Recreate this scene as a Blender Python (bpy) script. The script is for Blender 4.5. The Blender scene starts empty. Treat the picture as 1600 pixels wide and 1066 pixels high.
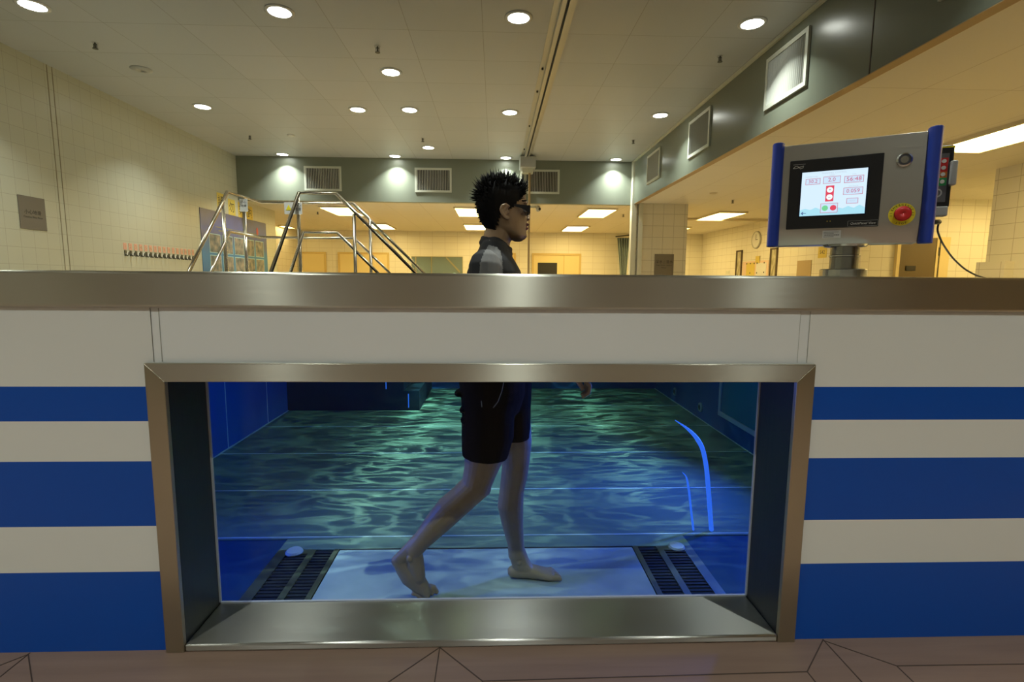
import bpy, bmesh, math, random
from mathutils import Vector, Matrix
random.seed(7)
S = bpy.context.scene
COL = S.collection
H = 1.145            # eye height above the pool deck; the whole scene is lifted by it at the end
R = math.radians

# ------------------------------------------------------------------ camera, world, exposure
YAW, PITCH, ROLL, FOC = R(1.987), R(6.71), R(.4246), 800.0
_f = Vector((math.sin(YAW)*math.cos(PITCH), math.cos(YAW)*math.cos(PITCH), -math.sin(PITCH)))
_r = Vector((math.cos(YAW), -math.sin(YAW), 0)); _u = _r.cross(_f)
_rt = _r*math.cos(ROLL) + _u*math.sin(ROLL); _up = _u*math.cos(ROLL) - _r*math.sin(ROLL)
cam = bpy.data.objects.new('camera', bpy.data.cameras.new('camera')); COL.objects.link(cam)
cam.data.sensor_width = 36; cam.data.lens = 18.0; cam.data.clip_start = .05
m = Matrix.Identity(4)
for i in range(3):
    m[i][0] = _rt[i]; m[i][1] = _up[i]; m[i][2] = -_f[i]
cam.matrix_world = m
S.camera = cam
w = bpy.data.worlds.new('world'); S.world = w; w.use_nodes = True
w.node_tree.nodes['Background'].inputs[0].default_value = (.62, .66, .55, 1)
w.node_tree.nodes['Background'].inputs[1].default_value = .0
S.view_settings.view_transform = 'Standard'; S.view_settings.look = 'None'
S.view_settings.gamma = 1; S.view_settings.exposure = 0.0
S.cycles.max_bounces = 8; S.cycles.transparent_max_bounces = 16
S.cycles.sample_clamp_indirect = 4; S.cycles.caustics_reflective = False; S.cycles.caustics_refractive = False
S.cycles.use_denoising = True
S.cycles.use_light_tree = True
DOWN_W = 17.0        # each ceiling downlight, watts
TROFF = 20.0          # emission of the yellow-lit room's ceiling panels
BLUE_W = 55.0

def ray(px, py):
    return _rt*((px-800)/FOC) - _up*((py-533)/FOC) + _f
def atY(px, py, Y): r = ray(px, py); return r*(Y/r.y)
def atX(px, py, X): r = ray(px, py); return r*(X/r.x)
def atZ(px, py, Z): r = ray(px, py); return r*(Z/r.z)

# ------------------------------------------------------------------ mesh helpers
LOCAL = set()
ORG = {}
def lin(c):
    return tuple((x/255/12.92 if x/255 <= .04045 else ((x/255+.055)/1.055)**2.4) for x in c)

class MB:
    def __init__(s, xf=None): s.bm = bmesh.new(); s.xf = xf
    def v(s, p):
        p = Vector(p)
        if s.xf: p = s.xf(p)
        return s.bm.verts.new(p)
    def face(s, vs, mi=0):
        try: f = s.bm.faces.new(vs)
        except ValueError: return None
        f.material_index = mi; return f
    def box(s, x0, x1, y0, y1, z0, z1, mi=0):
        if x0 > x1: x0, x1 = x1, x0
        if y0 > y1: y0, y1 = y1, y0
        if z0 > z1: z0, z1 = z1, z0
        v = [s.v((x, y, z)) for x in (x0, x1) for y in (y0, y1) for z in (z0, z1)]
        for q in ((0,1,3,2),(4,6,7,5),(0,4,5,1),(2,3,7,6),(0,2,6,4),(1,5,7,3)): s.face([v[i] for i in q], mi)
        return s
    def prism(s, pts, d, mi=0):
        """pts: 3D polygon; d: extrusion vector"""
        d = Vector(d); a = [s.v(p) for p in pts]; b = [s.v(Vector(p)+d) for p in pts]; n = len(pts)
        s.face(a[::-1], mi); s.face(b, mi)
        for i in range(n): s.face([a[i], a[(i+1)%n], b[(i+1)%n], b[i]], mi)
        return s
    def tube(s, pts, rad, seg=12, side=None, cap=True, mi=0, closed=False):
        """side: fixed vector for the b half-axis, a half-axis is perpendicular to it and the path"""
        P = [Vector(p) for p in pts]; n = len(P)
        if not isinstance(rad, (list, tuple)) : rad = [rad]*n
        rad = [(r, r) if not isinstance(r, (list, tuple)) else r for r in rad]
        rings = []; prev = None
        for i, p in enumerate(P):
            if closed: t = (P[(i+1)%n]-P[i-1]).normalized()
            else: t = (P[min(i+1, n-1)]-P[max(i-1, 0)]).normalized()
            if side is not None:
                b = Vector(side); b = (b - t*b.dot(t)).normalized(); a = t.cross(b)
            else:
                ref = prev if prev is not None else (Vector((0,0,1)) if abs(t.z) < .9 else Vector((1,0,0)))
                a = (ref - t*ref.dot(t)).normalized(); prev = a; b = t.cross(a)
            ra, rb = rad[i]
            rings.append((p, t, a, b, ra, rb))
        out = []
        if cap and not closed:
            p, t, a, b, ra, rb = rings[0]; m_ = min(ra, rb)
            out += [(p-t*m_*.9, t, a, b, ra*.4, rb*.4), (p-t*m_*.55, t, a, b, ra*.8, rb*.8)]
        out += rings
        if cap and not closed:
            p, t, a, b, ra, rb = rings[-1]; m_ = min(ra, rb)
            out += [(p+t*m_*.55, t, a, b, ra*.8, rb*.8), (p+t*m_*.9, t, a, b, ra*.4, rb*.4)]
        vr = [[s.v(p + a*(ra*math.cos(2*math.pi*k/seg)) + b*(rb*math.sin(2*math.pi*k/seg))) for k in range(seg)] for p, t, a, b, ra, rb in out]
        m_ = len(vr)
        for i in range(m_ if closed else m_-1):
            A, B = vr[i], vr[(i+1)%m_]
            for k in range(seg): s.face([A[k], A[(k+1)%seg], B[(k+1)%seg], B[k]], mi)
        if not closed: s.face(vr[0][::-1], mi); s.face(vr[-1], mi)
        return s
    def bar(s, pts, r, seg=10, mi=0):
        return s.tube(pts, r, seg, cap=False, mi=mi)
    def lathe(s, prof, c=(0,0,0), axis='z', seg=24, mi=0, ring=False):
        c = Vector(c); vr = []
        for r, h in prof:
            ring = []
            for k in range(seg):
                a = 2*math.pi*k/seg; x, y = r*math.cos(a), r*math.sin(a)
                d = {'z': (x, y, h), 'y': (x, h, y), 'x': (h, x, y)}[axis]
                ring.append(s.v(c+Vector(d)))
            vr.append(ring)
        for i in range(len(vr)-1):
            for k in range(seg): s.face([vr[i][k], vr[i][(k+1)%seg], vr[i+1][(k+1)%seg], vr[i+1][k]], mi)
        if ring:
            for k in range(seg): s.face([vr[-1][k], vr[-1][(k+1)%seg], vr[0][(k+1)%seg], vr[0][k]], mi)
        else: s.face(vr[0][::-1], mi); s.face(vr[-1], mi)
        return s
    def ell(s, c, r, seg=16, rings=10, mi=0, rot=None):
        c = Vector(c); vr = []
        for i in range(1, rings):
            ph = math.pi*i/rings; ring = []
            for k in range(seg):
                a = 2*math.pi*k/seg
                d = Vector((r[0]*math.sin(ph)*math.cos(a), r[1]*math.sin(ph)*math.sin(a), r[2]*math.cos(ph)))
                if rot is not None: d = rot @ d
                ring.append(s.v(c+d))
            vr.append(ring)
        dz = Vector((0, 0, r[2]));  dz = rot @ dz if rot is not None else dz
        t, b = s.v(c+dz), s.v(c-dz)
        for k in range(seg):
            s.face([t, vr[0][k], vr[0][(k+1)%seg]], mi); s.face([b, vr[-1][(k+1)%seg], vr[-1][k]], mi)
        for i in range(len(vr)-1):
            for k in range(seg): s.face([vr[i][k], vr[i+1][k], vr[i+1][(k+1)%seg], vr[i][(k+1)%seg]], mi)
        return s
    def build(s, name, mats, parent=None, smooth=False, bevel=0):
        bmesh.ops.recalc_face_normals(s.bm, faces=s.bm.faces)
        if parent is not None and parent.name not in LOCAL:
            o = ORG[parent.name]
            for v in s.bm.verts: v.co -= o
        me = bpy.data.meshes.new(name); s.bm.to_mesh(me); s.bm.free()
        return link(name, me, mats, parent, smooth, bevel)

def link(name, me, mats, parent=None, smooth=False, bevel=0):
    ob = bpy.data.objects.new(name, me); COL.objects.link(ob)
    for mt in (mats if isinstance(mats, (list, tuple)) else [mats]): me.materials.append(mt)
    if smooth: me.shade_smooth()
    if bevel:
        md = ob.modifiers.new('bevel', 'BEVEL'); md.width = bevel; md.segments = 3; md.limit_method = 'ANGLE'
        me.shade_smooth()
        try: me.set_sharp_from_angle(angle=R(40))
        except Exception: pass
    if parent is not None:
        ob.parent = parent
        if parent.name in LOCAL: LOCAL.add(ob.name)
        ORG[ob.name] = ORG.get(parent.name, Vector((0,0,0)))
    else: ORG[ob.name] = Vector((0,0,0))
    return ob
def thing(name, label, cat, loc=(0,0,0), rz=0, group=None, local=False):
    o = bpy.data.objects.new(name, None); COL.objects.link(o); o.empty_display_size = .1
    o.location = loc; o.rotation_euler = (0, 0, rz); o['label'] = label; o['category'] = cat
    if group: o['group'] = group
    ORG[o.name] = Vector(loc)
    if local or rz: LOCAL.add(o.name)
    return o
def tag(o, label=None, cat=None, group=None, kind=None):
    if label: o['label'] = label
    if cat: o['category'] = cat
    if group: o['group'] = group
    if kind: o['kind'] = kind
    return o
def struct(o, label=None): return tag(o, label, kind='structure')
def copy_tree(root, loc, label=None, rz=None):
    r = root.copy(); COL.objects.link(r); r.location = loc
    if label: r['label'] = label
    if rz is not None: r.rotation_euler = (0, 0, rz)
    def rec(src, dst):
        for ch in list(src.children):
            c = ch.copy(); COL.objects.link(c); c.parent = dst; rec(ch, c)
    rec(root, r); return r
def text_bm(body, size, M4, mb, mi=0, depth=.0006, align='CENTER', sx=1.0, shear=0):
    """lettering: solid letters of the built-in font laid with matrix M4 (x right, y up, z out)"""
    cu = bpy.data.curves.new('lettering', 'FONT'); cu.body = body; cu.size = size; cu.extrude = depth/2
    cu.align_x = align; cu.align_y = 'CENTER'; cu.resolution_u = 2; cu.shear = shear
    ob = bpy.data.objects.new('lettering', cu); COL.objects.link(ob)
    bpy.context.view_layer.update()
    dg = bpy.context.evaluated_depsgraph_get()
    me = bpy.data.meshes.new_from_object(ob.evaluated_get(dg))
    bpy.data.objects.remove(ob); bpy.data.curves.remove(cu)
    vs = [mb.v(M4 @ Vector((v.co.x*sx, v.co.y, v.co.z))) for v in me.vertices]
    for p in me.polygons: mb.face([vs[i] for i in p.vertices], mi)
    bpy.data.meshes.remove(me)
def frame4(o, x, y, z):
    M4 = Matrix.Identity(4)
    for i in range(3): M4[i][0] = x[i]; M4[i][1] = y[i]; M4[i][2] = z[i]; M4[i][3] = o[i]
    return M4
def F_front(o): return frame4(o, (1,0,0), (0,0,1), (0,-1,0))     # faces -Y
def F_left(o):  return frame4(o, (0,1,0), (0,0,1), (1,0,0))      # on the left wall, faces +X
def F_right(o): return frame4(o, (0,-1,0), (0,0,1), (-1,0,0))    # on the right wall, faces -X

# ------------------------------------------------------------------ materials
def mat(name, c, rough=.5, metal=0, emit=None, es=1, spec=.5, **k):
    mt = bpy.data.materials.new(name); mt.use_nodes = True
    b = mt.node_tree.nodes['Principled BSDF']
    b.inputs['Base Color'].default_value = (*c, 1); b.inputs['Roughness'].default_value = rough
    b.inputs['Metallic'].default_value = metal; b.inputs['Specular IOR Level'].default_value = spec
    if emit: b.inputs['Emission Color'].default_value = (*emit, 1); b.inputs['Emission Strength'].default_value = es
    for kk, vv in k.items(): b.inputs[kk].default_value = vv
    return mt
def N(mt): return mt.node_tree.nodes, mt.node_tree.links, mt.node_tree.nodes['Principled BSDF']
def noisy(mt, c1, c2, scale=5, stretch=(1,1,1), detail=4, bump=0, inp='Base Color'):
    n, l, b = N(mt)
    tc = n.new('ShaderNodeTexCoord'); mp = n.new('ShaderNodeMapping'); mp.inputs['Scale'].default_value = stretch
    nz = n.new('ShaderNodeTexNoise'); nz.inputs['Scale'].default_value = scale; nz.inputs['Detail'].default_value = detail
    rp = n.new('ShaderNodeValToRGB'); rp.color_ramp.elements[0].position = .3; rp.color_ramp.elements[1].position = .7
    rp.color_ramp.elements[0].color = (*c1, 1); rp.color_ramp.elements[1].color = (*c2, 1)
    l.new(tc.outputs['Object'], mp.inputs[0]); l.new(mp.outputs[0], nz.inputs['Vector']); l.new(nz.outputs['Fac'], rp.inputs[0])
    l.new(rp.outputs[0], b.inputs[inp])
    if bump:
        bp = n.new('ShaderNodeBump'); bp.inputs['Strength'].default_value = bump; bp.inputs['Distance'].default_value = .002
        l.new(nz.outputs['Fac'], bp.inputs['Height']); l.new(bp.outputs[0], b.inputs['Normal'])
    return mt
def tiled(name, c1, c2, mortar, tw, th, plane, off=(0,0), ms=.004, rough=.4, bump=.3, offset=0.0, spec=.5):
    mt = mat(name, c1, rough, spec=spec); n, l, b = N(mt)
    tc = n.new('ShaderNodeTexCoord'); sp = n.new('ShaderNodeSeparateXYZ'); cb = n.new('ShaderNodeCombineXYZ')
    l.new(tc.outputs['Object'], sp.inputs[0])
    ax = {'xz': ('X','Z'), 'yz': ('Y','Z'), 'xy': ('X','Y')}[plane]
    for i in range(2):
        ad = n.new('ShaderNodeMath'); ad.operation = 'SUBTRACT'; ad.inputs[1].default_value = off[i]
        l.new(sp.outputs[ax[i]], ad.inputs[0]); l.new(ad.outputs[0], cb.inputs[i])
    br = n.new('ShaderNodeTexBrick'); br.offset = offset; br.squash = 1.0
    for kk, vv in (('Color1', (*c1,1)), ('Color2', (*c2,1)), ('Mortar', (*mortar,1)), ('Scale', 1), ('Mortar Size', ms/2),
                   ('Mortar Smooth', .1), ('Bias', 0), ('Brick Width', tw), ('Row Height', th)): br.inputs[kk].default_value = vv
    l.new(cb.outputs[0], br.inputs['Vector']); l.new(br.outputs['Color'], b.inputs['Base Color'])
    if bump:
        bp = n.new('ShaderNodeBump'); bp.invert = True; bp.inputs['Strength'].default_value = bump; bp.inputs['Distance'].default_value = .002
        l.new(br.outputs['Fac'], bp.inputs['Height']); l.new(bp.outputs[0], b.inputs['Normal'])
    return mt
def brushed(name, c, rough=.5, tan=(1,0,0), an=.95, wide=(0,1,1)):
    mt = mat(name, c, rough, 1); n, l, b = N(mt)
    tc = n.new('ShaderNodeTexCoord'); mp = n.new('ShaderNodeMapping')
    st = [260.0]*3; st[[abs(t) for t in tan].index(1)] = 2.5; mp.inputs['Scale'].default_value = st
    nz = n.new('ShaderNodeTexNoise'); nz.inputs['Scale'].default_value = 1; nz.inputs['Detail'].default_value = 3
    rp = n.new('ShaderNodeMapRange'); rp.inputs[3].default_value = rough*.85; rp.inputs[4].default_value = rough*1.2
    l.new(tc.outputs['Object'], mp.inputs[0]); l.new(mp.outputs[0], nz.inputs['Vector']); l.new(nz.outputs['Fac'], rp.inputs[0])
    l.new(rp.outputs[0], b.inputs['Roughness'])
    b.inputs['Anisotropic'].default_value = an
    cv = n.new('ShaderNodeCombineXYZ')
    for i in range(3): cv.inputs[i].default_value = wide[i]
    l.new(cv.outputs[0], b.inputs['Tangent'])
    return mt

CZ, LZ, FZ = 2.38, 1.54, -1.145      # ceiling, low ceiling, deck, measured from eye height
M = {}
M['steel'] = brushed('brushed_steel', (.60,.59,.50), .33, (1,0,0), 1.0)
M['steel_v'] = brushed('brushed_steel_upright', (.50,.47,.36), .38, (0,0,1), .9, (1,1,0))
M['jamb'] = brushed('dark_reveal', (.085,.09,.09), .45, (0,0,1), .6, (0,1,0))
M['steel_y'] = brushed('brushed_steel_reveal', (.58,.58,.54), .34, (1,0,0), 1.0, (0,1,1))
M['chrome'] = mat('polished_tube', (.50,.45,.34), .18, 1)
M['turned'] = mat('turned_steel', (.58,.57,.52), .22, 1)
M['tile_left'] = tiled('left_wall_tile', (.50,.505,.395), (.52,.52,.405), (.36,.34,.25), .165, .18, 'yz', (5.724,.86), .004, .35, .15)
M['tile_back'] = tiled('back_wall_tile', (.76,.72,.60), (.78,.74,.61), (.58,.52,.40), .40, .20, 'xz', (0,0), .008, .4)
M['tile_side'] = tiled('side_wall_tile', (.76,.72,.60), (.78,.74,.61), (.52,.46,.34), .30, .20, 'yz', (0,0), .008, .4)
M['tile_col'] = tiled('column_tile', (.66,.62,.51), (.68,.64,.52), (.42,.38,.29), .215, .23, 'xz', (2.96,.2), .008, .4)
M['tile_x'] = tiled('alcove_wall_tile', (.76,.72,.60), (.78,.74,.61), (.54,.48,.36), .24, .24, 'xz', (0,0), .008, .4)
M['ceil'] = tiled('ceiling_panel', (.47,.50,.51), (.51,.53,.54), (.30,.31,.29), .7125, .66, 'xy', (-.12-.7125*10, 5.25-.66*20), .006, .45, .15)
M['ceil_low'] = tiled('low_ceiling_panel', (.74,.70,.60), (.76,.72,.61), (.50,.44,.33), .7125, 1.4, 'xy', (-.12-.7125*10,-7.0), .006, .55, .1)
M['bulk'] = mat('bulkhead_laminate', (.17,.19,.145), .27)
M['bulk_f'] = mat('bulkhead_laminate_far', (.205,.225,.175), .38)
M['lip'] = mat('bulkhead_lip', (.42,.30,.15), .5)
M['cream'] = mat('cream_trim', (.62,.62,.50), .35)
M['vent'] = mat('vent_white', (.58,.60,.51), .5)
M['louvre'] = mat('louvre_grey', (.52,.53,.47), .5)
M['ventdark'] = mat('vent_shadow', (.04,.04,.035), .8)
M['lampring'] = mat('lamp_ring', (.62,.62,.60), .35)
M['lens'] = mat('lamp_lens', (.9,.9,.9), .4, emit=(.96,1,.90), es=20)
M['troff'] = mat('troffer_diffuser', (.9,.9,.9), .4, emit=(1,.75,.29), es=TROFF)
M['troffframe'] = mat('troffer_frame', (.70,.62,.45), .5)
M['sprink'] = mat('sprinkler_metal', (.10,.10,.08), .4, .6)
M['grey'] = mat('light_grey_plastic', (.45,.46,.44), .4)
M['track'] = mat('track_metal', (.48,.48,.43), .35, .3)
M['black'] = mat('black_plastic', (.012,.012,.013), .35)
M['dark'] = mat('dark_slot', (.02,.02,.02), .6)
M['deck'] = noisy(mat('deck_board', (.17,.105,.075), .5), (.23,.15,.11), (.28,.185,.135), 30, (.08,1,1), 6, .25)
M['seam'] = mat('deck_seam', (.07,.045,.032), .7)
M['floor'] = mat('pool_hall_floor', (.42,.36,.26), .5)
M['white'] = noisy(mat('white_panel', (.76,.78,.75), .28), (.84,.87,.85), (.88,.90,.88), 2)
M['plaque'] = mat('plaque_metal', (.17,.15,.12), .5)
M['ink'] = mat('ink', (.02,.018,.015), .5)
# pool facade: white laminate with blue stripes at fixed heights
def stripes():
    mt = mat('striped_laminate', (.7,.7,.7), .3, spec=.3); n, l, b = N(mt)
    tc = n.new('ShaderNodeTexCoord'); sp = n.new('ShaderNodeSeparateXYZ'); l.new(tc.outputs['Object'], sp.inputs[0])
    mr = n.new('ShaderNodeMapRange'); mr.inputs[1].default_value = -1.2-FZ; mr.inputs[2].default_value = -FZ
    l.new(sp.outputs['Z'], mr.inputs[0])
    rp = n.new('ShaderNodeValToRGB'); rp.color_ramp.interpolation = 'CONSTANT'; e = rp.color_ramp.elements
    W = (.83,.84,.79,1); Bl = (.004,.085,.48,1)
    zs = [(-1.2, Bl), (-.888, W), (-.744, Bl), (-.5395, W), (-.42, Bl), (-.3185, W)]
    e[0].position = 0; e[0].color = Bl; e[1].position = (zs[1][0]+1.2)/1.2; e[1].color = W
    for z, c in zs[2:]:
        q = e.new((z+1.2)/1.2); q.color = c
    l.new(mr.outputs[0], rp.inputs[0]); l.new(rp.outputs[0], b.inputs['Base Color'])
    return mt
M['stripe'] = stripes()
M['tankblue'] = noisy(mat('tank_wall_blue', (.05,.13,.40), .35), (.045,.12,.38), (.06,.15,.43), 1.5)
M['tankfloor'] = noisy(mat('tank_floor', (.20,.28,.23), .4), (.18,.26,.22), (.23,.31,.24), 2.2)
M['tankseam'] = mat('tank_seam', (.70,.80,.76), .4)
M['pit'] = mat('dark_blue_floor', (.02,.07,.17), .4)
M['belt'] = noisy(mat('treadmill_belt', (.62,.70,.72), .6), (.40,.48,.50), (.50,.57,.58), 7, (1,1.4,1), 6)
M['grill'] = mat('floor_grille', (.012,.016,.03), .6)
M['grillframe'] = brushed('grille_frame', (.52,.54,.48), .35, (0,1,0), .3, (1,0,0))
M['jet'] = mat('jet_grey', (.35,.45,.5), .4)
M['gasket'] = mat('gasket_grey', (.55,.60,.68), .4)
M['hblue'] = mat('blue_handle', (.018,.055,.42), .42)
M['red'] = mat('stop_red', (.62,.02,.02), .35)
M['yellow'] = mat('stop_yellow', (.95,.82,.03), .5)
M['paper'] = mat('white_paper', (.75,.75,.70), .6)
M['ypaper'] = mat('yellow_paper', (.66,.52,.10), .6)
M['pink'] = mat('pink_tag', (.75,.40,.28), .6)
M['door'] = mat('door_yellow', (.76,.62,.30), .45)
M['doordark'] = mat('door_brown', (.13,.09,.035), .5)
M['curtain'] = noisy(mat('curtain_fabric', (.20,.26,.26), .8), (.16,.21,.22), (.26,.33,.32), 12, (1,1,.05))
M['mirror'] = mat('mirror_pane', (.50,.62,.50), .08, .7)
M['towel'] = mat('pale_blue_towel', (.45,.68,.80), .8)
M['skin'] = noisy(mat('skin', (.46,.28,.18), .5), (.43,.285,.165), (.49,.33,.195), 14)
M['lipskin'] = mat('lip_skin', (.30,.12,.09), .45)
M['shirt'] = mat('black_shirt', (.012,.013,.016), .75)
M['shirtgrey'] = noisy(mat('grey_shirt_panel', (.20,.20,.20), .8), (.18,.18,.18), (.22,.22,.22), 20)
M['shorts'] = mat('black_shorts', (.003,.003,.003), .9, spec=.05)
M['hair'] = mat('black_hair', (.006,.0055,.0055), .8, spec=.15)
M['hairside'] = mat('short_side_hair', (.011,.009,.0075), .85, spec=.2)
M['string'] = mat('drawstring', (.30,.32,.30), .7)
def ui(name, c, k=1.0): return mat(name, (.02,.02,.02), .3, emit=c, es=k)
M['ui_bg'] = mat('lit_screen', (.02,.02,.02), .2, emit=(.70,.88,1), es=1.0)
M['ui_box'] = ui('lit_box', (.55,.70,.95)); M['ui_red'] = ui('lit_red', (.85,.07,.13), .9); M['ui_green'] = ui('lit_green', (.2,.75,.35), .9)
M['ui_ink'] = ui('lit_ink', (.75,.12,.25), .75); M['ui_wave'] = ui('lit_wave', (.42,.78,.92)); M['ui_dk'] = ui('lit_dark', (.12,.22,.45), .8)
M['ui_white'] = ui('lit_white', (.95,1,1)); M['ui_pale'] = ui('lit_pale', (.55,.62,.75), .95)
M['blue_glow'] = mat('blue_glow_emission', (.02,.05,.3), .4, emit=(.04,.17,1), es=.85)  # emissive blue standing in for reflected glow, no lamp of its own
M['lampblue'] = mat('underwater_lamp_lens', (.1,.1,.2), .4, emit=(.05,.12,1), es=6)

# glass pane: reflective film on a clear sheet
def glass(name, tint=(.9,.96,.95), refl=.06, rough=.02):
    mt = bpy.data.materials.new(name); mt.use_nodes = True; n = mt.node_tree.nodes; l = mt.node_tree.links
    n.remove(n['Principled BSDF']); o = n['Material Output']
    t = n.new('ShaderNodeBsdfTransparent'); t.inputs[0].default_value = (*tint, 1)
    g = n.new('ShaderNodeBsdfGlossy'); g.inputs['Roughness'].default_value = rough
    fr = n.new('ShaderNodeFresnel'); fr.inputs[0].default_value = 1.33
    mu = n.new('ShaderNodeMath'); mu.operation = 'MULTIPLY'; mu.inputs[1].default_value = refl/.02
    mx = n.new('ShaderNodeMixShader'); l.new(fr.outputs[0], mu.inputs[0]); l.new(mu.outputs[0], mx.inputs[0])
    l.new(t.outputs[0], mx.inputs[1]); l.new(g.outputs[0], mx.inputs[2]); l.new(mx.outputs[0], o.inputs[0])
    return mt
M['glass'] = glass('window_glass', (.93,.97,.97), .007)
M['lensglass'] = glass('spectacle_lens', (.35,.35,.38), .04)
# water: absorbing body; caustic light is painted into the surface transparency
def water():
    mt = bpy.data.materials.new('pool_water'); mt.use_nodes = True; n = mt.node_tree.nodes; l = mt.node_tree.links
    n.remove(n['Principled BSDF']); o = n['Material Output']
    t = n.new('ShaderNodeBsdfTransparent')
    ge = n.new('ShaderNodeNewGeometry'); sp = n.new('ShaderNodeSeparateXYZ'); l.new(ge.outputs['Normal'], sp.inputs[0])
    ab = n.new('ShaderNodeMath'); ab.operation = 'ABSOLUTE'; l.new(sp.outputs['Z'], ab.inputs[0])
    gt = n.new('ShaderNodeMath'); gt.operation = 'GREATER_THAN'; gt.inputs[1].default_value = .5; l.new(ab.outputs[0], gt.inputs[0])
    tc = n.new('ShaderNodeTexCoord'); sz_ = n.new('ShaderNodeSeparateXYZ'); l.new(tc.outputs['Object'], sz_.inputs[0])
    hi = n.new('ShaderNodeMath'); hi.operation = 'GREATER_THAN'; hi.inputs[1].default_value = -.5; l.new(sz_.outputs['Z'], hi.inputs[0])
    g2 = n.new('ShaderNodeMath'); g2.operation = 'MULTIPLY'; l.new(gt.outputs[0], g2.inputs[0]); l.new(hi.outputs[0], g2.inputs[1]); gt = g2
    mp = n.new('ShaderNodeMapping'); mp.inputs['Scale'].default_value = (2.2, 8, 1)
    nz = n.new('ShaderNodeTexNoise'); nz.inputs['Scale'].default_value = 1.0; nz.inputs['Detail'].default_value = 1.5; nz.inputs['Distortion'].default_value = 1.2
    l.new(tc.outputs['Object'], mp.inputs[0]); l.new(mp.outputs[0], nz.inputs['Vector'])
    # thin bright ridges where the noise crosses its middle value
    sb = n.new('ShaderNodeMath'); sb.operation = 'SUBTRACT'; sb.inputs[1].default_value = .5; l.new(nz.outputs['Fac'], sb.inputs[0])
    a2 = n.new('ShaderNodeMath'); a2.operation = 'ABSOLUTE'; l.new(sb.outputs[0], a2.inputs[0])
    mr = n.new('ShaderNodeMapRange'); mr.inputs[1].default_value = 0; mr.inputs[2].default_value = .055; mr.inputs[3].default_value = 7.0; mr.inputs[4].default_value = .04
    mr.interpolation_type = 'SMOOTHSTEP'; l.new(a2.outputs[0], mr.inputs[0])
    # caustic lanes painted into the transparency; the pattern is faded out near the window
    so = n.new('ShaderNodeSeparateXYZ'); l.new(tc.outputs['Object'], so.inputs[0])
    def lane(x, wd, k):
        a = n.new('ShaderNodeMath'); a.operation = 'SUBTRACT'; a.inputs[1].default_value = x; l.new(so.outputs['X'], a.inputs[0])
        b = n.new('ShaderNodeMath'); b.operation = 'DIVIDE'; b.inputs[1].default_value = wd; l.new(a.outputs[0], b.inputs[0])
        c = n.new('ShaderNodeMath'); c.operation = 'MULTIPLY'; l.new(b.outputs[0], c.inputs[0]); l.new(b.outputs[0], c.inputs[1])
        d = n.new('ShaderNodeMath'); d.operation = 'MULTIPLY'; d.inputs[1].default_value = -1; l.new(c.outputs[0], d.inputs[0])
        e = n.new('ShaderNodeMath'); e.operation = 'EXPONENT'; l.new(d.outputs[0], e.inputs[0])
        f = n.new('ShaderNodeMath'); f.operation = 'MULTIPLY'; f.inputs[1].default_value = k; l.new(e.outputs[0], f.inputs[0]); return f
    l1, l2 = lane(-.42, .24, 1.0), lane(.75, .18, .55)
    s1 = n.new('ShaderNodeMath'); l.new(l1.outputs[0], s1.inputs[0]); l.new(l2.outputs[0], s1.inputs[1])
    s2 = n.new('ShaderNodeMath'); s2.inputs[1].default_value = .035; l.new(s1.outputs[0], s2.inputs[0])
    near_fade = n.new('ShaderNodeMapRange'); near_fade.inputs[1].default_value = 2.2; near_fade.inputs[2].default_value = 3.4; l.new(so.outputs['Y'], near_fade.inputs[0])
    cm = n.new('ShaderNodeMix'); cm.data_type = 'FLOAT'; cm.inputs[2].default_value = .8; l.new(near_fade.outputs[0], cm.inputs[0]); l.new(mr.outputs[0], cm.inputs[3])
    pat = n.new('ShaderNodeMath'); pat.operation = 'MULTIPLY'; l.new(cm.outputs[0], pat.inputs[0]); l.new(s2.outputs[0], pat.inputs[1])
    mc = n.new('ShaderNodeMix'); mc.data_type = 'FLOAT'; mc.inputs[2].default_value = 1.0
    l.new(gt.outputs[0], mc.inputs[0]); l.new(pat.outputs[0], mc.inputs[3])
    # one-way dimming added so the blue lamps barely reach the upper body
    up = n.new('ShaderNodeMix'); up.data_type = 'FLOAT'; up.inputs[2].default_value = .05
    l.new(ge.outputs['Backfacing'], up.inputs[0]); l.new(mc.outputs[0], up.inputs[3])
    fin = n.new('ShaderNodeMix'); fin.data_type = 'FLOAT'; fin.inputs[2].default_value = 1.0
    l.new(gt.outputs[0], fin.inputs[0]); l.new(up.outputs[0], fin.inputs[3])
    cb = n.new('ShaderNodeCombineColor')
    for i in range(3): l.new(fin.outputs[0], cb.inputs[i])
    l.new(cb.outputs[0], t.inputs[0])
    # seen from above the surface mirrors the hall
    gl_ = n.new('ShaderNodeBsdfGlossy'); gl_.inputs['Roughness'].default_value = .04
    nzb = n.new('ShaderNodeBump'); nzb.inputs['Distance'].default_value = .02; nzb.inputs['Strength'].default_value = .3
    l.new(nz.outputs['Fac'], nzb.inputs['Height']); l.new(nzb.outputs[0], gl_.inputs['Normal'])
    fr = n.new('ShaderNodeFresnel'); fr.inputs[0].default_value = 1.33
    ff = n.new('ShaderNodeMath'); ff.operation = 'SUBTRACT'; ff.inputs[0].default_value = 1; l.new(ge.outputs['Backfacing'], ff.inputs[1])
    m1 = n.new('ShaderNodeMath'); m1.operation = 'MULTIPLY'; l.new(ff.outputs[0], m1.inputs[0]); l.new(fr.outputs[0], m1.inputs[1])
    m2 = n.new('ShaderNodeMath'); m2.operation = 'MULTIPLY'; l.new(m1.outputs[0], m2.inputs[0]); l.new(gt.outputs[0], m2.inputs[1])
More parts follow.
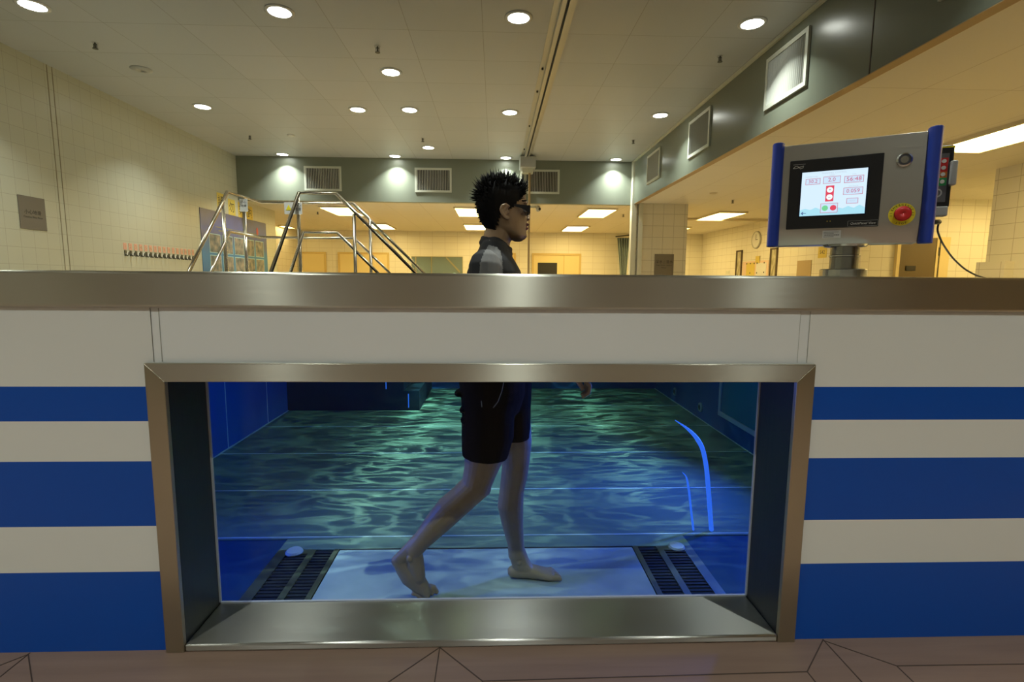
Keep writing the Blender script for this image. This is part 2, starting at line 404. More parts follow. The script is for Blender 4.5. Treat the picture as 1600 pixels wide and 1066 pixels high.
    ms = n.new('ShaderNodeMixShader'); l.new(m2.outputs[0], ms.inputs[0]); l.new(t.outputs[0], ms.inputs[1]); l.new(gl_.outputs[0], ms.inputs[2])
    l.new(ms.outputs[0], o.inputs['Surface'])
    va = n.new('ShaderNodeVolumeAbsorption'); va.inputs['Color'].default_value = (.50,.92,.84,1); va.inputs['Density'].default_value = .40
    l.new(va.outputs[0], o.inputs['Volume'])
    return mt
M['water'] = water()

# ------------------------------------------------------------------ the hall
LX, BX, BY, WY, SX = -5.05, 2.77, 10.5, 16.8, 6.8
def B(name, mt, *a, **k): return MB().box(*a).build(name, mt, **k)
struct(B('floor', M['floor'], -7, 10, 6.4, 17.2, FZ-.1, FZ))
struct(B('floor', M['deck'], -7, 10, -4.2, 1.56, FZ-.1, FZ))
struct(B('floor', M['floor'], -7, -2.32, 1.56, 6.4, FZ-.1, FZ))
struct(B('floor', M['floor'], 2.32, 10, 1.56, 6.4, FZ-.1, FZ))
# seams of the deck boards in front of the pool
def seam(name, pts, wd=.0032):
    b = MB()
    for (x0, y0), (x1, y1) in pts:
        a = Vector((x0, y0, FZ)); c = Vector((x1, y1, FZ)); d = (c-a).normalized(); n_ = Vector((-d.y, d.x, 0))*wd/2
        b.prism([a-n_, c-n_, c+n_, a+n_], (0,0,.0012))
    return struct(b.build(name, M['seam']))
sg = []
for x0 in (-1.42, -.168, 1.065, 2.3, -2.66):
    sg += [((x0, 1.497), (x0, .2))]
for x0 in (-.168, -1.42):
    sg += [((x0, 1.49), (x0-.135, 1.35)), ((x0, 1.49), (x0+.137, 1.35)), ((x0-.135, 1.35), (x0-.135, .2)), ((x0+.137, 1.35), (x0+.137, .2))]
sg += [((1.065, 1.495), (.93, 1.362)), ((.93, 1.362), (-.031, 1.35)), ((1.065, 1.49), (1.215, 1.378)), ((1.215, 1.378), (1.215, .2)), ((1.215, 1.378), (2.2, 1.372)),
       ((-.305, 1.35), (-1.285, 1.35)), ((.93, 1.362), (.93, .2))]
seam('trim_1', sg)
struct(MB().box(LX-.15, BX+.02, -4.2, BY+.1, CZ, CZ+.1).build('ceiling', M['ceil']))
struct(MB().box(-7, 10, BY+.02, WY+.2, LZ+.015, LZ+.1).build('ceiling', M['ceil_low']))
struct(MB().box(BX+.09, 10, -4.2, BY+.02, LZ+.015, LZ+.1).build('ceiling', M['ceil_low']))
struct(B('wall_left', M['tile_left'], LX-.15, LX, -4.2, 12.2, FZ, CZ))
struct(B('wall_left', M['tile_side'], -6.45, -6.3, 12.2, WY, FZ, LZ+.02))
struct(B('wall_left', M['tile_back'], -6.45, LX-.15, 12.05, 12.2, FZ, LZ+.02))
struct(B('wall_back', M['tile_back'], -6.5, SX+.2, WY, WY+.15, FZ, LZ+.02))
struct(B('wall_right', M['tile_side'], SX, SX+.15, 9.4, WY, FZ, LZ+.02))
struct(B('wall_right', M['tile_x'], SX+.15, 10, 9.4, 9.55, FZ, LZ+.02))
struct(B('wall_right', M['tile_side'], SX, SX+.15, -4.2, 6.95, FZ, LZ+.02))
struct(B('wall_right', M['tile_side'], 9.6, 9.75, 6.9, 9.4, FZ, LZ+.02))
struct(B('wall_right', M['tile_x'], SX+.15, 9.75, 6.8, 6.95, FZ, LZ+.02))
struct(B('wall_front', mat('front_wall_grey', (.30,.30,.27), .5), -6, 10, -4.35, -4.2, FZ, CZ))
# double movement joint in the left wall tiles
struct(MB().box(LX, LX+.003, 6.255, 6.264, FZ, CZ).box(LX, LX+.003, 6.325, 6.334, FZ, CZ).build('trim_2', mat('joint_sealant', (.30,.26,.17), .6)))
# grey-green bulkheads
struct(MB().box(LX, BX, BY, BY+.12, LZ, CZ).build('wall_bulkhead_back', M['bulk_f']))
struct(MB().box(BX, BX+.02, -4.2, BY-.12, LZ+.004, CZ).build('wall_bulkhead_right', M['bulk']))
struct(MB().box(BX+.001, BX+.09, -4.2, BY+.1, LZ-.002, LZ+.02).build('trim_3', M['lip']))
struct(MB().box(BX-.03, BX, -4.2, BY, CZ-.03, CZ).build('trim_4', M['cream']))
struct(MB().box(BX-.003, BX, 3.905, 3.913, LZ+.004, CZ-.03).box(BX-.003, BX, 0.7, .708, LZ+.004, CZ-.03).build('trim_5', M['seam']))
# tiled column with two pale corner posts
struct(B('wall_column', M['tile_col'], 2.96, 3.88, 10.4, 11.3, FZ, LZ+.01))
struct(MB().box(2.735, 2.83, 10.36, 10.5, FZ, CZ).box(2.875, 2.965, 10.36, 10.5, FZ, CZ).build('trim_6', M['cream']))
struct(MB().box(2.83, 2.875, 10.42, 10.5, FZ, CZ).build('trim_7', M['tile_col']))
# doors in the far wall
def wall_door(n_, x0, x1, top, mid=None, dark=None):
    d = MB().box(x0, x1, WY-.04, WY, FZ, top).build('door_%d' % n_, M['door']); struct(d)
    fr = MB().box(x0-.06, x0, WY-.06, WY, FZ, top+.06).box(x1, x1+.06, WY-.06, WY, FZ, top+.06).box(x0, x1, WY-.06, WY, top, top+.06)
    if mid: fr.box(mid-.012, mid+.012, WY-.045, WY-.04, FZ, top)
    fr.build('door_frame', mat('door_frame_%d' % n_, (.62,.46,.18), .5), d)
    if dark: MB().box(dark[0], dark[1], WY-.05, WY-.04, dark[2], dark[3]).build('door_window', M['dark'], d)
wall_door(1, -6.2, -5.45, .81); wall_door(2, -4.95, -3.45, .81); wall_door(3, 1.27, 2.75, .83, mid=2.25, dark=(1.40,2.03,.2,.59)); wall_door(4, -.1, .62, .83)
# alcove door on the right
d5 = struct(MB().box(7.49, 8.17, 9.34, 9.4, FZ, .84).build('door_5', M['doordark']))
MB().box(8.17, 8.215, 9.33, 9.4, FZ, .84).box(8.245, 8.42, 9.33, 9.4, FZ, .86).box(7.43, 7.49, 9.33, 9.4, FZ, .86).box(7.49, 8.245, 9.33, 9.4, .84, .86).build('door_frame', M['door'], d5)
MB().box(8.205, 8.24, 9.325, 9.33, .52, .67).box(8.218, 8.228, 9.325, 9.332, FZ, .80).build('hinge', M['sprink'], d5)
MB().box(7.62, 7.80, 9.325, 9.34, .24, .33).build('door_lock', M['black'], d5)
struct(B('trim_8', M['tile_side'], SX-.13, SX, 6.55, 6.95, FZ, .30))

# ------------------------------------------------------------------ downlights
def downlight(loc):
    t = thing('downlight', '', 'ceiling light', loc, local=True, group='round downlights in the main ceiling')
    MB().lathe([(.098,-.012),(.128,-.006),(.128,0),(.098,0)], seg=28, ring=True).build('trim_ring', M['lampring'], t, smooth=True)
    MB().lathe([(.0,-.009),(.099,-.009),(.099,-.001),(.0,-.001)], seg=28).build('lens', M['lens'], t)
    la = bpy.data.lights.new('lamp', 'AREA'); la.shape = 'DISK'; la.size = .03; la.energy = DOWN_W; la.color = (.93,1,.93); la.spread = R(106)
    lo = bpy.data.objects.new('lamp', la); COL.objects.link(lo); lo.parent = t; lo.location = (0,0,-.014)
    return t
rows = {4.96: 'front row, largest, near the top edge of the picture', 7.6: 'middle row', 10.3: 'far row against the back bulkhead', 2.3: 'above the camera', -.35: 'behind the camera', -3.0: 'behind the camera, farthest'}
cols = {-4.07: 'by the left tiled wall', -1.93: 'second from the left wall', .21: 'beside the ceiling track', 2.37: 'by the right bulkhead'}
dl0 = None
for y, rn in rows.items():
    for x, cn in cols.items():
        lb = 'round white downlight %s, %s' % (cn, rn.split(',')[0])
        if dl0 is None: dl0 = downlight((x, y, CZ)); dl0['label'] = lb
        else: copy_tree(dl0, (x, y, CZ), lb)
for y, lb in ((6.26, 'single round downlight between the front and middle rows, left of centre'), (7.57, 'extra round downlight in the middle row, right of its close neighbour'),
              (9.62, 'small round downlight just in front of the far row, above the grille')):
    copy_tree(dl0, (-1.2, y, CZ), lb)

# ------------------------------------------------------------------ troffers in the yellow-lit room
def troffer(loc, w_=.6, l_=1.35, lb=''):
    t = thing('ceiling_panel_light', lb, 'ceiling light', loc, local=True, group='flat panel lights of the low ceiling')
    MB().box(-w_/2, w_/2, -l_/2, l_/2, -.022, -.012).build('diffuser', M['troff'], t)
    f = MB()
    for a in ((-w_/2-.03, -w_/2, -l_/2-.03, l_/2+.03), (w_/2, w_/2+.03, -l_/2-.03, l_/2+.03), (-w_/2, w_/2, -l_/2-.03, -l_/2), (-w_/2, w_/2, l_/2, l_/2+.03)): f.box(*a, -.04, 0)
    f.box(-w_/2, w_/2, -l_/2, l_/2, -.012, 0)
    f.build('frame', M['troffframe'], t)
    return t
LT = LZ+.015
tr0 = troffer((-3.43, 11.97, LT), lb='white panel light seen above the handrail landing')
for x, y, lb in ((-3.3, 15.2, 'small far panel light right of the handrails'), (-.55, 11.85, 'nearer panel light just left of the person\'s head'), (-.55, 15.15, 'farther panel light just left of the person\'s neck'),
                 (2.3, 11.78, 'nearer panel light right of the person\'s head'), (2.35, 15.25, 'farther panel light right of the person\'s head'), (5.25, 12.05, 'panel light right of the tiled column'),
                 (-6.0, 15.6, 'far left panel light beside the handrail post'), (5.32, 5.3, 'large bright panel light at the right edge above the console'), (5.32, 2.4, 'panel light beyond the right edge, nearest the pool deck'),
 (5.25, 15.3, 'far right panel light behind the column'), (8.95, 7.9, 'unseen panel light added to brighten the alcove, hidden behind the right wall')):  # the alcove panel is unseen, added to light the wall there
    copy_tree(tr0, (x, y, LT), lb)
_s = [o for o in COL.objects if o.get('label','').startswith('far left panel')][0]; _s.scale = (.35, .5, 1); _s.location.x = -6.12
# ------------------------------------------------------------------ grilles
def grille(wd, ht, loc, rz, lb, n_=20):
    t = thing('air_vent', lb, 'air vent', loc, rz, group='white louvred air vents on the bulkheads', local=True)
    b = MB(); e = .04
    b.box(-wd/2, wd/2, -.022, 0, -ht/2, -ht/2+e).box(-wd/2, wd/2, -.022, 0, ht/2-e, ht/2).box(-wd/2, -wd/2+e, -.022, 0, -ht/2+e, ht/2-e).box(wd/2-e, wd/2, -.022, 0, -ht/2+e, ht/2-e)
    b.build('frame', M['vent'], t)
    s_ = MB()
    for i in range(n_):
        x = -wd/2+e+(i+.5)*(wd-2*e)/n_
        s_.prism([(x-.008, -.017, -ht/2+e), (x-.004, -.018, -ht/2+e), (x+.004, -.004, -ht/2+e), (x+.000, -.003, -ht/2+e)], (0,0,ht-2*e))
    s_.build('louvres', M['louvre'], t)
    MB().box(-wd/2+e, wd/2-e, -.003, 0, -ht/2+e, ht/2-e).build('backing', M['ventdark'], t)
    return t
for x0, x1, lb in ((-3.74,-3.02,'louvred vent on the back bulkhead above the handrails'), (-1.583,-.856,'louvred vent on the back bulkhead left of the person\'s hair'), (.58,1.29,'louvred vent on the back bulkhead behind the ceiling track box')):
    grille(x1-x0, .47, ((x0+x1)/2, BY, 1.968), 0, lb)
for y0, y1, lb in ((4.69,5.40,'largest louvred vent on the right bulkhead'), (6.76,7.49,'middle louvred vent on the right bulkhead'), (8.77,9.49,'farthest louvred vent on the right bulkhead beside the column'), (2.62,3.32,'louvred vent cut off by the top edge of the picture')):
    grille(y1-y0, .50, (BX, (y0+y1)/2, 1.995), R(-90), lb)
# ------------------------------------------------------------------ sprinklers, speaker, detectors
sp0 = thing('sprinkler', 'dark sprinkler head by the left wall, nearest', 'sprinkler', (-4.08, 5.68, CZ), local=True, group='ceiling sprinklers')
MB().lathe([(.03,-.004),(.03,0)]).build('escutcheon', M['lampring'], sp0)
MB().lathe([(.008,-.05),(.008,0)], seg=8).lathe([(.012,-.052),(.026,-.056),(.026,-.060),(.0,-.060)], seg=12).box(-.018,-.014,-.003,.003,-.055,-.012).box(.014,.018,-.003,.003,-.055,-.012).box(-.018,.018,-.003,.003,-.018,-.012).build('head', M['sprink'], sp0)
for x, y, z, lb in ((-1.21,5.62,CZ,'dark sprinkler head above the centre left of the ceiling'), (2.38,5.66,CZ,'dark sprinkler head near the right bulkhead, closest'), (-4.10,9.05,CZ,'small far sprinkler near the left wall'),
                    (-1.22,9.03,CZ,'small far sprinkler beside the extra downlight'), (2.34,8.93,CZ,'small far sprinkler near the column'),
                    (4.52,9.83,LT,'sprinkler under the low ceiling right of the column'), (2.99,12.08,LT,'sprinkler under the low ceiling left of the column'), (-4.1,12.27,LT,'sprinkler under the low ceiling behind the handrails'), (-.61,15.0,LT,'sprinkler beside the far panel light behind the neck')):
    copy_tree(sp0, (x, y, z), lb)
def disc(name, lb, cat, loc, r, mt):
    tag(MB().lathe([(0,-.018),(r*.7,-.018),(r,-.006),(r,0)], loc, seg=24).build(name, mt, smooth=True), lb, cat)
disc('ceiling_speaker', 'flat grey round speaker in the ceiling near the left wall', 'speaker', (-4.06,6.34,CZ), .11, M['grey'])
disc('smoke_detector', 'small flat detector in the ceiling before the back bulkhead', 'detector', (-3.39,8.97,CZ), .06, M['lampring'])
disc('smoke_detector', 'flat detector on the low ceiling right of the column', 'detector', (3.83,9.09,LT), .07, M['troffframe'])
disc('smoke_detector', 'flat detector on the low ceiling beside the panel light', 'detector', (5.9,10.6,LT), .09, M['troffframe'])
# curtain track beyond the column
tag(MB().box(3.9, 6.8, 12.6, 12.66, LT-.06, LT).build('curtain_track', M['troffframe']), 'thin horizontal curtain track on the low ceiling right of the column', 'track')
# ceiling hoist track with its box and hanging pole
t = thing('hoist_track', 'long grey ceiling track with a dark slot running towards the back wall', 'track', (.61, 3, CZ))
MB().box(.56, .60, -4, 10.42, CZ-.055, CZ).box(.625, .65, -4, 10.42, CZ-.055, CZ).box(.50, .70, -4, 10.42, CZ-.004, CZ).build('channel', M['track'], t)
MB().box(.60, .625, -4, 10.42, CZ-.02, CZ-.005).build('slot', M['dark'], t)
for yy in (6.05, 6.75, 8.2, 9.6): MB().lathe([(.012,-.02),(.012,0)], (.53, yy, CZ-.004), seg=8).build('bolt', M['sprink'], t)
t = thing('hoist_motor', 'pale box hanging at the far end of the ceiling track', 'hoist', (.62, 10.2, 2.2))
MB().box(.475, .775, 10.0, 10.32, 2.14, 2.345).build('housing', M['grey'], t, bevel=.01)
MB().box(.52, .73, 10.08, 10.26, 2.06, 2.14).build('lower_cap', M['cream'], t)
MB().box(.60, .64, 10.05, 10.1, 2.345, CZ-.055).build('hanger', M['dark'], t)
MB().box(.645, .685, 10.12, 10.16, -1.1, 2.06).build('pole', M['lip'], t)
MB().box(.50, .53, 10.40, 10.5, 1.5, 2.37).build('conduit', M['cream'], t)
# security camera
t = thing('security_camera', 'small white dome camera beside the person\'s glasses', 'camera', (.80, 10.9, LT))
MB().box(.70, .86, 10.87, 10.93, LT-.05, LT).build('bracket', M['cream'], t)
MB().ell((.90, 10.85, LT-.07), (.055,.07,.06)).build('dome', M['grey'], t, smooth=True)
MB().ell((.925, 10.80, LT-.08), (.03,.03,.03)).build('lens', M['black'], t, smooth=True)

# ------------------------------------------------------------------ left wall: plaque, hooks, poster
def CJ(chars): return chars
t = thing('wall_sign', 'grey metal caution wet floor plaque on the left tiled wall', 'sign', (LX, 5.9, .69))
MB().box(LX, LX+.006, 5.73, 6.058, .517, .871).build('plate', M['plaque'], t, bevel=.002)
b = MB(); text_bm(CJ('小心地滑'), .052, F_left((LX+.0065, 5.895, .700)), b); text_bm('Caution Wet Floor', .030, F_left((LX+.0065, 5.895, .650)), b)
b.build('lettering', M['ink'], t)
xs = [185,280,375,465,555,640,720,800,880,960,1040,1115,1190,1255,1325,1390]
for i, zx in enumerate(xs):
    px = 180+zx/11.43; y = atX(px, 400, LX).y
    t = thing('coat_hook', 'small dark wall hook under a pink number tag in the row on the left wall', 'hook', (LX, y, .33), group='numbered wall hooks on the left wall', local=True)
    MB().box(0, .004, -.032, .032, .055, .145).build('tag', M['pink'], t)
    b = MB(); text_bm(str(i+1), .07, frame4((.0045,0,.10), (0,1,0), (0,0,1), (1,0,0)), b); b.build('numeral', M['lip'], t)
    MB().box(0, .008, -.018, .018, -.03, .045).bar([(0.004,0,.0),(.03,0,-.03),(.045,0,-.02),(.05,0,.02)], .007, 8).build('hook', M['sprink'], t)
    MB().box(0, .006, .026, .058, -.012, .03).build('base_plate', M['paper'], t)
# poster with pictures
M['poster'] = mat('banner_print', (.05,.09,.22), .35)
n, l, b_ = N(M['poster'])
tc = n.new('ShaderNodeTexCoord'); sp = n.new('ShaderNodeSeparateXYZ'); l.new(tc.outputs['Generated'], sp.inputs[0])
rp = n.new('ShaderNodeValToRGB'); e = rp.color_ramp.elements; e[0].position = 0; e[0].color = (.07,.05,.12,1); e[1].position = 1; e[1].color = (.05,.06,.16,1)
for pz, c in ((.30,(.04,.16,.34,1)), (.55,(.04,.20,.42,1)), (.72,(.10,.12,.22,1)), (.80,(.05,.09,.36,1))):
    q = e.new(pz); q.color = c
nz = n.new('ShaderNodeTexNoise'); nz.inputs['Scale'].default_value = 3; l.new(tc.outputs['Object'], nz.inputs['Vector'])
ma = n.new('ShaderNodeMath'); ma.operation = 'MULTIPLY_ADD'; ma.inputs[1].default_value = .25; l.new(nz.outputs['Fac'], ma.inputs[0])
sb = n.new('ShaderNodeMath'); sb.operation = 'SUBTRACT'; sb.inputs[1].default_value = .12; l.new(sp.outputs['Z'], sb.inputs[0]); l.new(sb.outputs[0], ma.inputs[2])
l.new(ma.outputs[0], rp.inputs[0]); l.new(rp.outputs[0], b_.inputs['Base Color'])
t = thing('banner', 'blue banner with two rows of framed pictures on the left wall behind the handrails', 'poster', (LX, 10.4, .2))
MB().box(LX, LX+.008, 9.13, 11.68, -.35, 1.21).build('sheet', M['poster'], t)
M['photo'] = noisy(mat('printed_photo', (.2,.2,.2), .5), (.06,.10,.12), (.34,.30,.24), 9, (1,1,1), 3)
M['photoframe'] = mat('printed_frame', (.35,.60,.66), .5)
for zc, hh in ((.63, .17), (.27, .15), (-.1,.15)):
    for k in range(5):
        yc = 9.56+k*.44
        fr = MB().box(LX+.008, LX+.0095, yc-.19, yc+.19, zc-hh, zc+hh).build('picture_frame', M['photoframe'], t)
        MB().box(LX+.0095, LX+.011, yc-.177, yc+.177, zc-hh+.012, zc+hh-.012).build('picture', M['photo'], fr)
MB().ell((LX+.010, 11.25, 1.0), (.004,.045,.085)).build('emblem', mat('emblem_red', (.55,.10,.10), .5), t)
MB().box(LX+.008, LX+.0095, 9.7, 11.4, .86, .885).box(LX+.008, LX+.0095, 9.6, 11.3, .925, .94).build('caption_line', mat('caption_olive', (.20,.22,.12), .5), t)
for k, px in enumerate((345, 362, 377, 390)):
    p = atX(px, (316, 325, 330, 335)[k], LX)
    s_ = MB().box(LX, LX+.003, p.y-.13, p.y+.13, p.z-.16, p.z+.16).build('paper_sheet', M['ypaper'])
    tag(s_, 'yellow paper sheet with a black character above the banner, %s from the left' % ('first','second','third','last')[k], 'paper', 'yellow character sheets above the banner')
    b = MB(); text_bm('請勿奔跑'[k], .21, F_left((LX+.0035, p.y, p.z)), b); b.build('character', M['ink'], s_)

# ------------------------------------------------------------------ column plaque, right wall things, far wall
t = thing('wall_sign', 'brown-grey plaque on the tiled column beyond the pool', 'sign', (3.34, 10.4, .45))
a0 = atY(1023, 397, 10.4); a1 = atY(1053, 397, 10.4)
MB().box(a0.x, a1.x, 10.392, 10.4, a0.z-.46, a0.z).build('plate', M['plaque'], t)
b = MB(); cx = (a0.x+a1.x)/2
for tx, sz, dz in (('深水 | 淺水', .075, .16), ('Deep Water / Shallow', .036, .225), ('Water', .04, .275)):
    b = MB(); text_bm(tx, sz, F_front((cx, 10.391, a0.z-dz)), b); b.build('lettering', M['ink'], t)
t = thing('wall_clock', 'round white clock on the far right wall left of the console', 'clock', (SX, 13.27, 1.10))
MB().lathe([(.225,0),(.225,-.035),(.20,-.04),(.20,-.001)], (SX,13.27,1.10), 'x', 28, ring=True).build('case', mat('clock_case', (.45,.44,.38), .4), t)
MB().lathe([(.0,-.032),(.20,-.032)], (SX,13.27,1.10), 'x', 28).build('face', M['paper'], t)
MB().box(SX-.036, SX-.033, 13.262, 13.278, 1.10, 1.24).box(SX-.036, SX-.033, 13.17, 13.28, 1.095, 1.108).build('hands', M['ink'], t)
def pic(y0, y1, z1, lb):
    t = thing('picture_frame', lb, 'picture', (SX, (y0+y1)/2, .4))
    z0 = .0
    MB().box(SX-.03, SX, y0, y1, z0, z0+.04).box(SX-.03, SX, y0, y1, z1-.04, z1).box(SX-.03, SX, y0, y0+.05, z0, z1).box(SX-.03, SX, y1-.05, y1, z0, z1).build('frame', mat('dark_frame', (.08,.05,.02), .5), t)
    MB().box(SX-.012, SX, y0+.05, y1-.05, z0+.04, z1-.04).build('print', noisy(mat('scroll_print', (.6,.55,.35), .6), (.62,.58,.40), (.25,.22,.10), 4, (1,3,1.5)), t)
pic(14.0, 14.34, .885, 'narrow dark framed picture, left one on the far right wall'); pic(12.22, 12.55, .84, 'narrow dark framed picture just under the console\'s left handle')
t = thing('notice_board', 'pin board with yellow and white sheets between the two framed pictures', 'notice board', (SX, 13.3, .3))
MB().box(SX-.015, SX, 12.62, 13.95, .0, .56).build('board', mat('board_pink', (.78,.58,.42), .6), t)
for y0, y1, z0, z1, mt in ((13.28,13.72,.02,.52,'ypaper'), (13.05,13.25,.50,.68,'ypaper'), (12.7,13.2,.02,.5,'paper')):
    MB().box(SX-.02, SX-.015, y0, y1, z0, z1).build('sheet', M[mt], t)
pn = MB()
for y, z in ((13.7,.5),(13.5,.5),(13.3,.5),(13.5,.25),(13.15,.5),(12.8,.5),(13.15,.25),(12.8,.26)): pn.box(SX-.026, SX-.02, y-.018, y+.018, z-.018, z+.018)
pn.build('pins', M['ink'], t)
MB().box(SX-.01, SX, 14.75, 14.95, .25, .33).box(SX-.01, SX, 14.75, 14.95, .13, .21).build('switch_plate', M['cream'])
o = bpy.data.objects['switch_plate']; tag(o, 'small pale wall switches left of the narrow framed picture', 'switch')
s_ = MB().box(SX-.01, SX, 10.88, 11.40, .05, .49).build('wall_sign', mat('brown_plate', (.42,.31,.16), .5)); tag(s_, 'brown square plate on the far right wall below the console', 'sign')
s_ = MB().box(SX-.006, SX, 10.40, 10.68, .52, .75).build('paper_sheet', M['ypaper']); tag(s_, 'yellow paper numbered 542 left of the console post', 'paper')
b = MB(); text_bm('542', .11, F_right((SX-.0065, 10.54, .635)), b); b.build('numerals', M['ink'], s_)
s_ = MB().box(SX-.006, SX, 10.42, 10.60, .05, .24).build('paper_sheet', M['ypaper']); tag(s_, 'small yellow paper low beside the console post', 'paper')
# mirror on the far wall
t = thing('wall_mirror', 'wide greenish mirror on the far wall left of the person', 'mirror', (-1.85, WY, .4))
MB().box(-2.66, -1.05, WY-.02, WY, -.1, .74).build('pane', M['mirror'], t)
MB().box(-2.66, -1.05, WY-.035, WY-.02, .20, .225).box(-2.56,-2.52,WY-.035,WY-.02,.2,.74).box(-2.05,-2.02,WY-.035,WY-.02,-.1,.74).box(-2.68,-2.66,WY-.035,WY,-.1,.76).box(-1.05,-1.03,WY-.035,WY,-.1,.76).box(-2.68,-1.03,WY-.035,WY,.74,.76).prism([(-1.58,WY-.03,.72),(-1.54,WY-.03,.74),(-1.1,WY-.03,.28),(-1.14,WY-.03,.25)],(0,.01,0)).build('frame', mat('mirror_frame', (.30,.26,.12), .5), t)
for x0, x1, z1, lb in ((-1.98,-1.55,.14,'wide pale blue towel heap below the mirror'), (-1.42,-1.14,.24,'tall pale blue towel heap below the mirror')):
    s_ = MB().ell(((x0+x1)/2, WY-.25, z1-.15), ((x1-x0)/2, .1, .15)).build('towel', M['towel'], smooth=True); tag(s_, lb, 'towel')
    MB().box(x0-.02, x1+.02, WY-.36, WY-.14, FZ, z1-.28).build('trolley', M['grey']); o = [q for q in COL.objects if q.name.startswith('trolley')][-1]
    tag(o, 'low grey trolley under the %s' % lb, 'trolley')
# curtain beside the column
t = thing('curtain', 'blue-grey curtain hanging gathered beside the column on the far side', 'curtain', (4.1, 16.4, 0))
b = MB(); n_ = 40; prev = None
for i in range(n_+1):
    u = i/n_; x0 = 3.90+u*.42; y = 16.45+.05*math.sin(u*34)
    x1 = 4.02+u*.22
    row = [b.v((x0, y, 1.38)), b.v((x0+(x1-x0)*.5, y, .85)), b.v((x1, y, .25)), b.v((x1, y, -1.0))]
    if prev:
        for k in range(3): b.face([prev[k], row[k], row[k+1], prev[k+1]])
    prev = row
c_ = b.build('cloth', M['curtain'], t, smooth=True); sm = c_.modifiers.new('solid', 'SOLIDIFY'); sm.thickness = .01
MB().bar([(3.85,16.45,1.42),(4.9,15.2,1.47)], .02).build('rail', M['sprink'], t)

# ------------------------------------------------------------------ pool
TL, TR, TB, TF, GZ = -2.05, 1.97, 6.1, 1.72, -1.3   # tank inside
pool = thing('therapy_pool', 'raised treadmill pool with blue and white striped front, steel rim and viewing window', 'pool', (0, 1.5, FZ))
FX0, FX1, FZ0, FZ1 = -1.006, .966, -1.145, -.243      # frame outside
OX0, OX1, OZ0, OZ1 = -.951, .911, -1.121, -.2975       # opening
fp = MB().box(-2.3, -.985, 1.5, 1.56, FZ0, -.083)
fp.build('front_panel', M['stripe'], pool)
MB().box(.945, 2.3, 1.5, 1.56, FZ0, -.083).build('front_panel', M['stripe'], pool)
MB().box(-.955, .915, 1.5, 1.56, -.30, -.083).build('front_panel', M['white'], pool)
for x0, x1 in ((-.985,-.955),(.915,.945)): MB().box(x0, x1, 1.5015, 1.56, -.30, -.083).build('joint_strip', M['white'], pool)
M['joint'] = mat('joint_grey', (.45,.46,.42), .5)
for x0 in (-.9862,-.9625,.9145,.9445): MB().box(x0, x0+.0012, 1.4993, 1.502, -.24, -.085).build('joint_line', M['joint'], pool)
MB().box(-2.3, -2.24, 1.56, 6.35, FZ0, -.083).build('side_panel', M['stripe'], pool)
MB().box(2.24, 2.3, 1.56, 6.35, FZ0, -.083).build('side_panel', M['stripe'], pool)
MB().box(-2.3, 2.3, 6.29, 6.35, FZ0, -.083).build('back_panel', M['stripe'], pool)
# rim: four rails
MB().box(-2.34, 2.34, 1.488, 1.76, -.083, .02).build('rim', M['steel'], pool, bevel=.008)
MB().box(-2.34, -2.04, 1.76, 6.40, -.083, .018).box(1.96, 2.34, 1.76, 6.40, -.083, .018).box(-2.04, 1.96, 6.10, 6.40, -.083, .018).build('rim', M['steel_v'], pool)
# window frame (front trim with mitred corners) and reveal
wf = MB()
Y0, Y1 = 1.486, 1.502
def mitre(a, b_, c, d): wf.prism([(x, Y0, z) for x, z in (a, b_, c, d)], (0, Y1-Y0, 0))
mitre((FX0,FZ1),(FX1,FZ1),(OX1,OZ1),(OX0,OZ1))
fr = wf.build('window_frame', M['steel'], pool, bevel=.002)
wf = MB(); mitre((FX0,FZ0),(FX0,FZ1),(OX0,OZ1),(OX0,FZ0)); wf.build('window_frame', M['steel_v'], pool, bevel=.002)
wf = MB(); mitre((FX1,FZ1),(FX1,FZ0),(OX1,FZ0),(OX1,OZ1)); wf.build('window_frame', M['steel_v'], pool, bevel=.002)
GY = 1.70
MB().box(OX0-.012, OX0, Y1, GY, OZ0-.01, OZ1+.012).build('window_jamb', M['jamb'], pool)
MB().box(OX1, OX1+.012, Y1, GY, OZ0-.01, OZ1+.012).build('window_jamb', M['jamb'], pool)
MB().box(OX0, OX1, Y1, GY, OZ1, OZ1+.012).build('window_head', M['steel_y'], pool)
MB().box(OX0, OX1, Y0+.002, GY, FZ0, OZ0).build('window_sill', M['steel_y'], pool, bevel=.006)
# gasket round the pane
g = MB().box(OX0, OX0+.005, GY-.008, GY, OZ0, OZ1).box(OX1-.005, OX1, GY-.008, GY, OZ0, OZ1).box(OX0, OX1, GY-.008, GY, OZ0, OZ0+.005)
g.build('gasket', M['gasket'], pool)
MB().box(OX0-.01, OX1+.01, GY, GY+.015, OZ0-.01, OZ1+.01).build('window_pane', M['glass'], pool)
# tank walls (inside)
MB().box(-2.24, OX0-.012, 1.56, TF, GZ-.02, -.083).build('tank_wall', M['tankblue'], pool)
MB().box(OX1+.012, 2.24, 1.56, TF, GZ-.02, -.083).build('tank_wall', M['tankblue'], pool)
MB().box(OX0-.012, OX1+.012, 1.56, TF, OZ1+.012, -.083).box(OX0-.012, OX1+.012, 1.56, TF, GZ-.02, OZ0-.01).build('tank_wall', M['tankblue'], pool)
MB().box(TL-.19, TL, TF, TB, GZ-.02, -.083).build('tank_wall', M['tankblue'], pool)
MB().box(TR, TR+.27, TF, TB, GZ-.02, -.083).build('tank_wall', M['tankblue'], pool)
MB().box(TL-.19, TR+.27, TB, TB+.19, GZ-.02, -.083).build('tank_wall', M['tankblue'], pool)
MB().box(TL-.19, TR+.27, TF-.2, TB+.19, GZ-.12, GZ-.02).build('tank_floor', M['tankfloor'], pool)
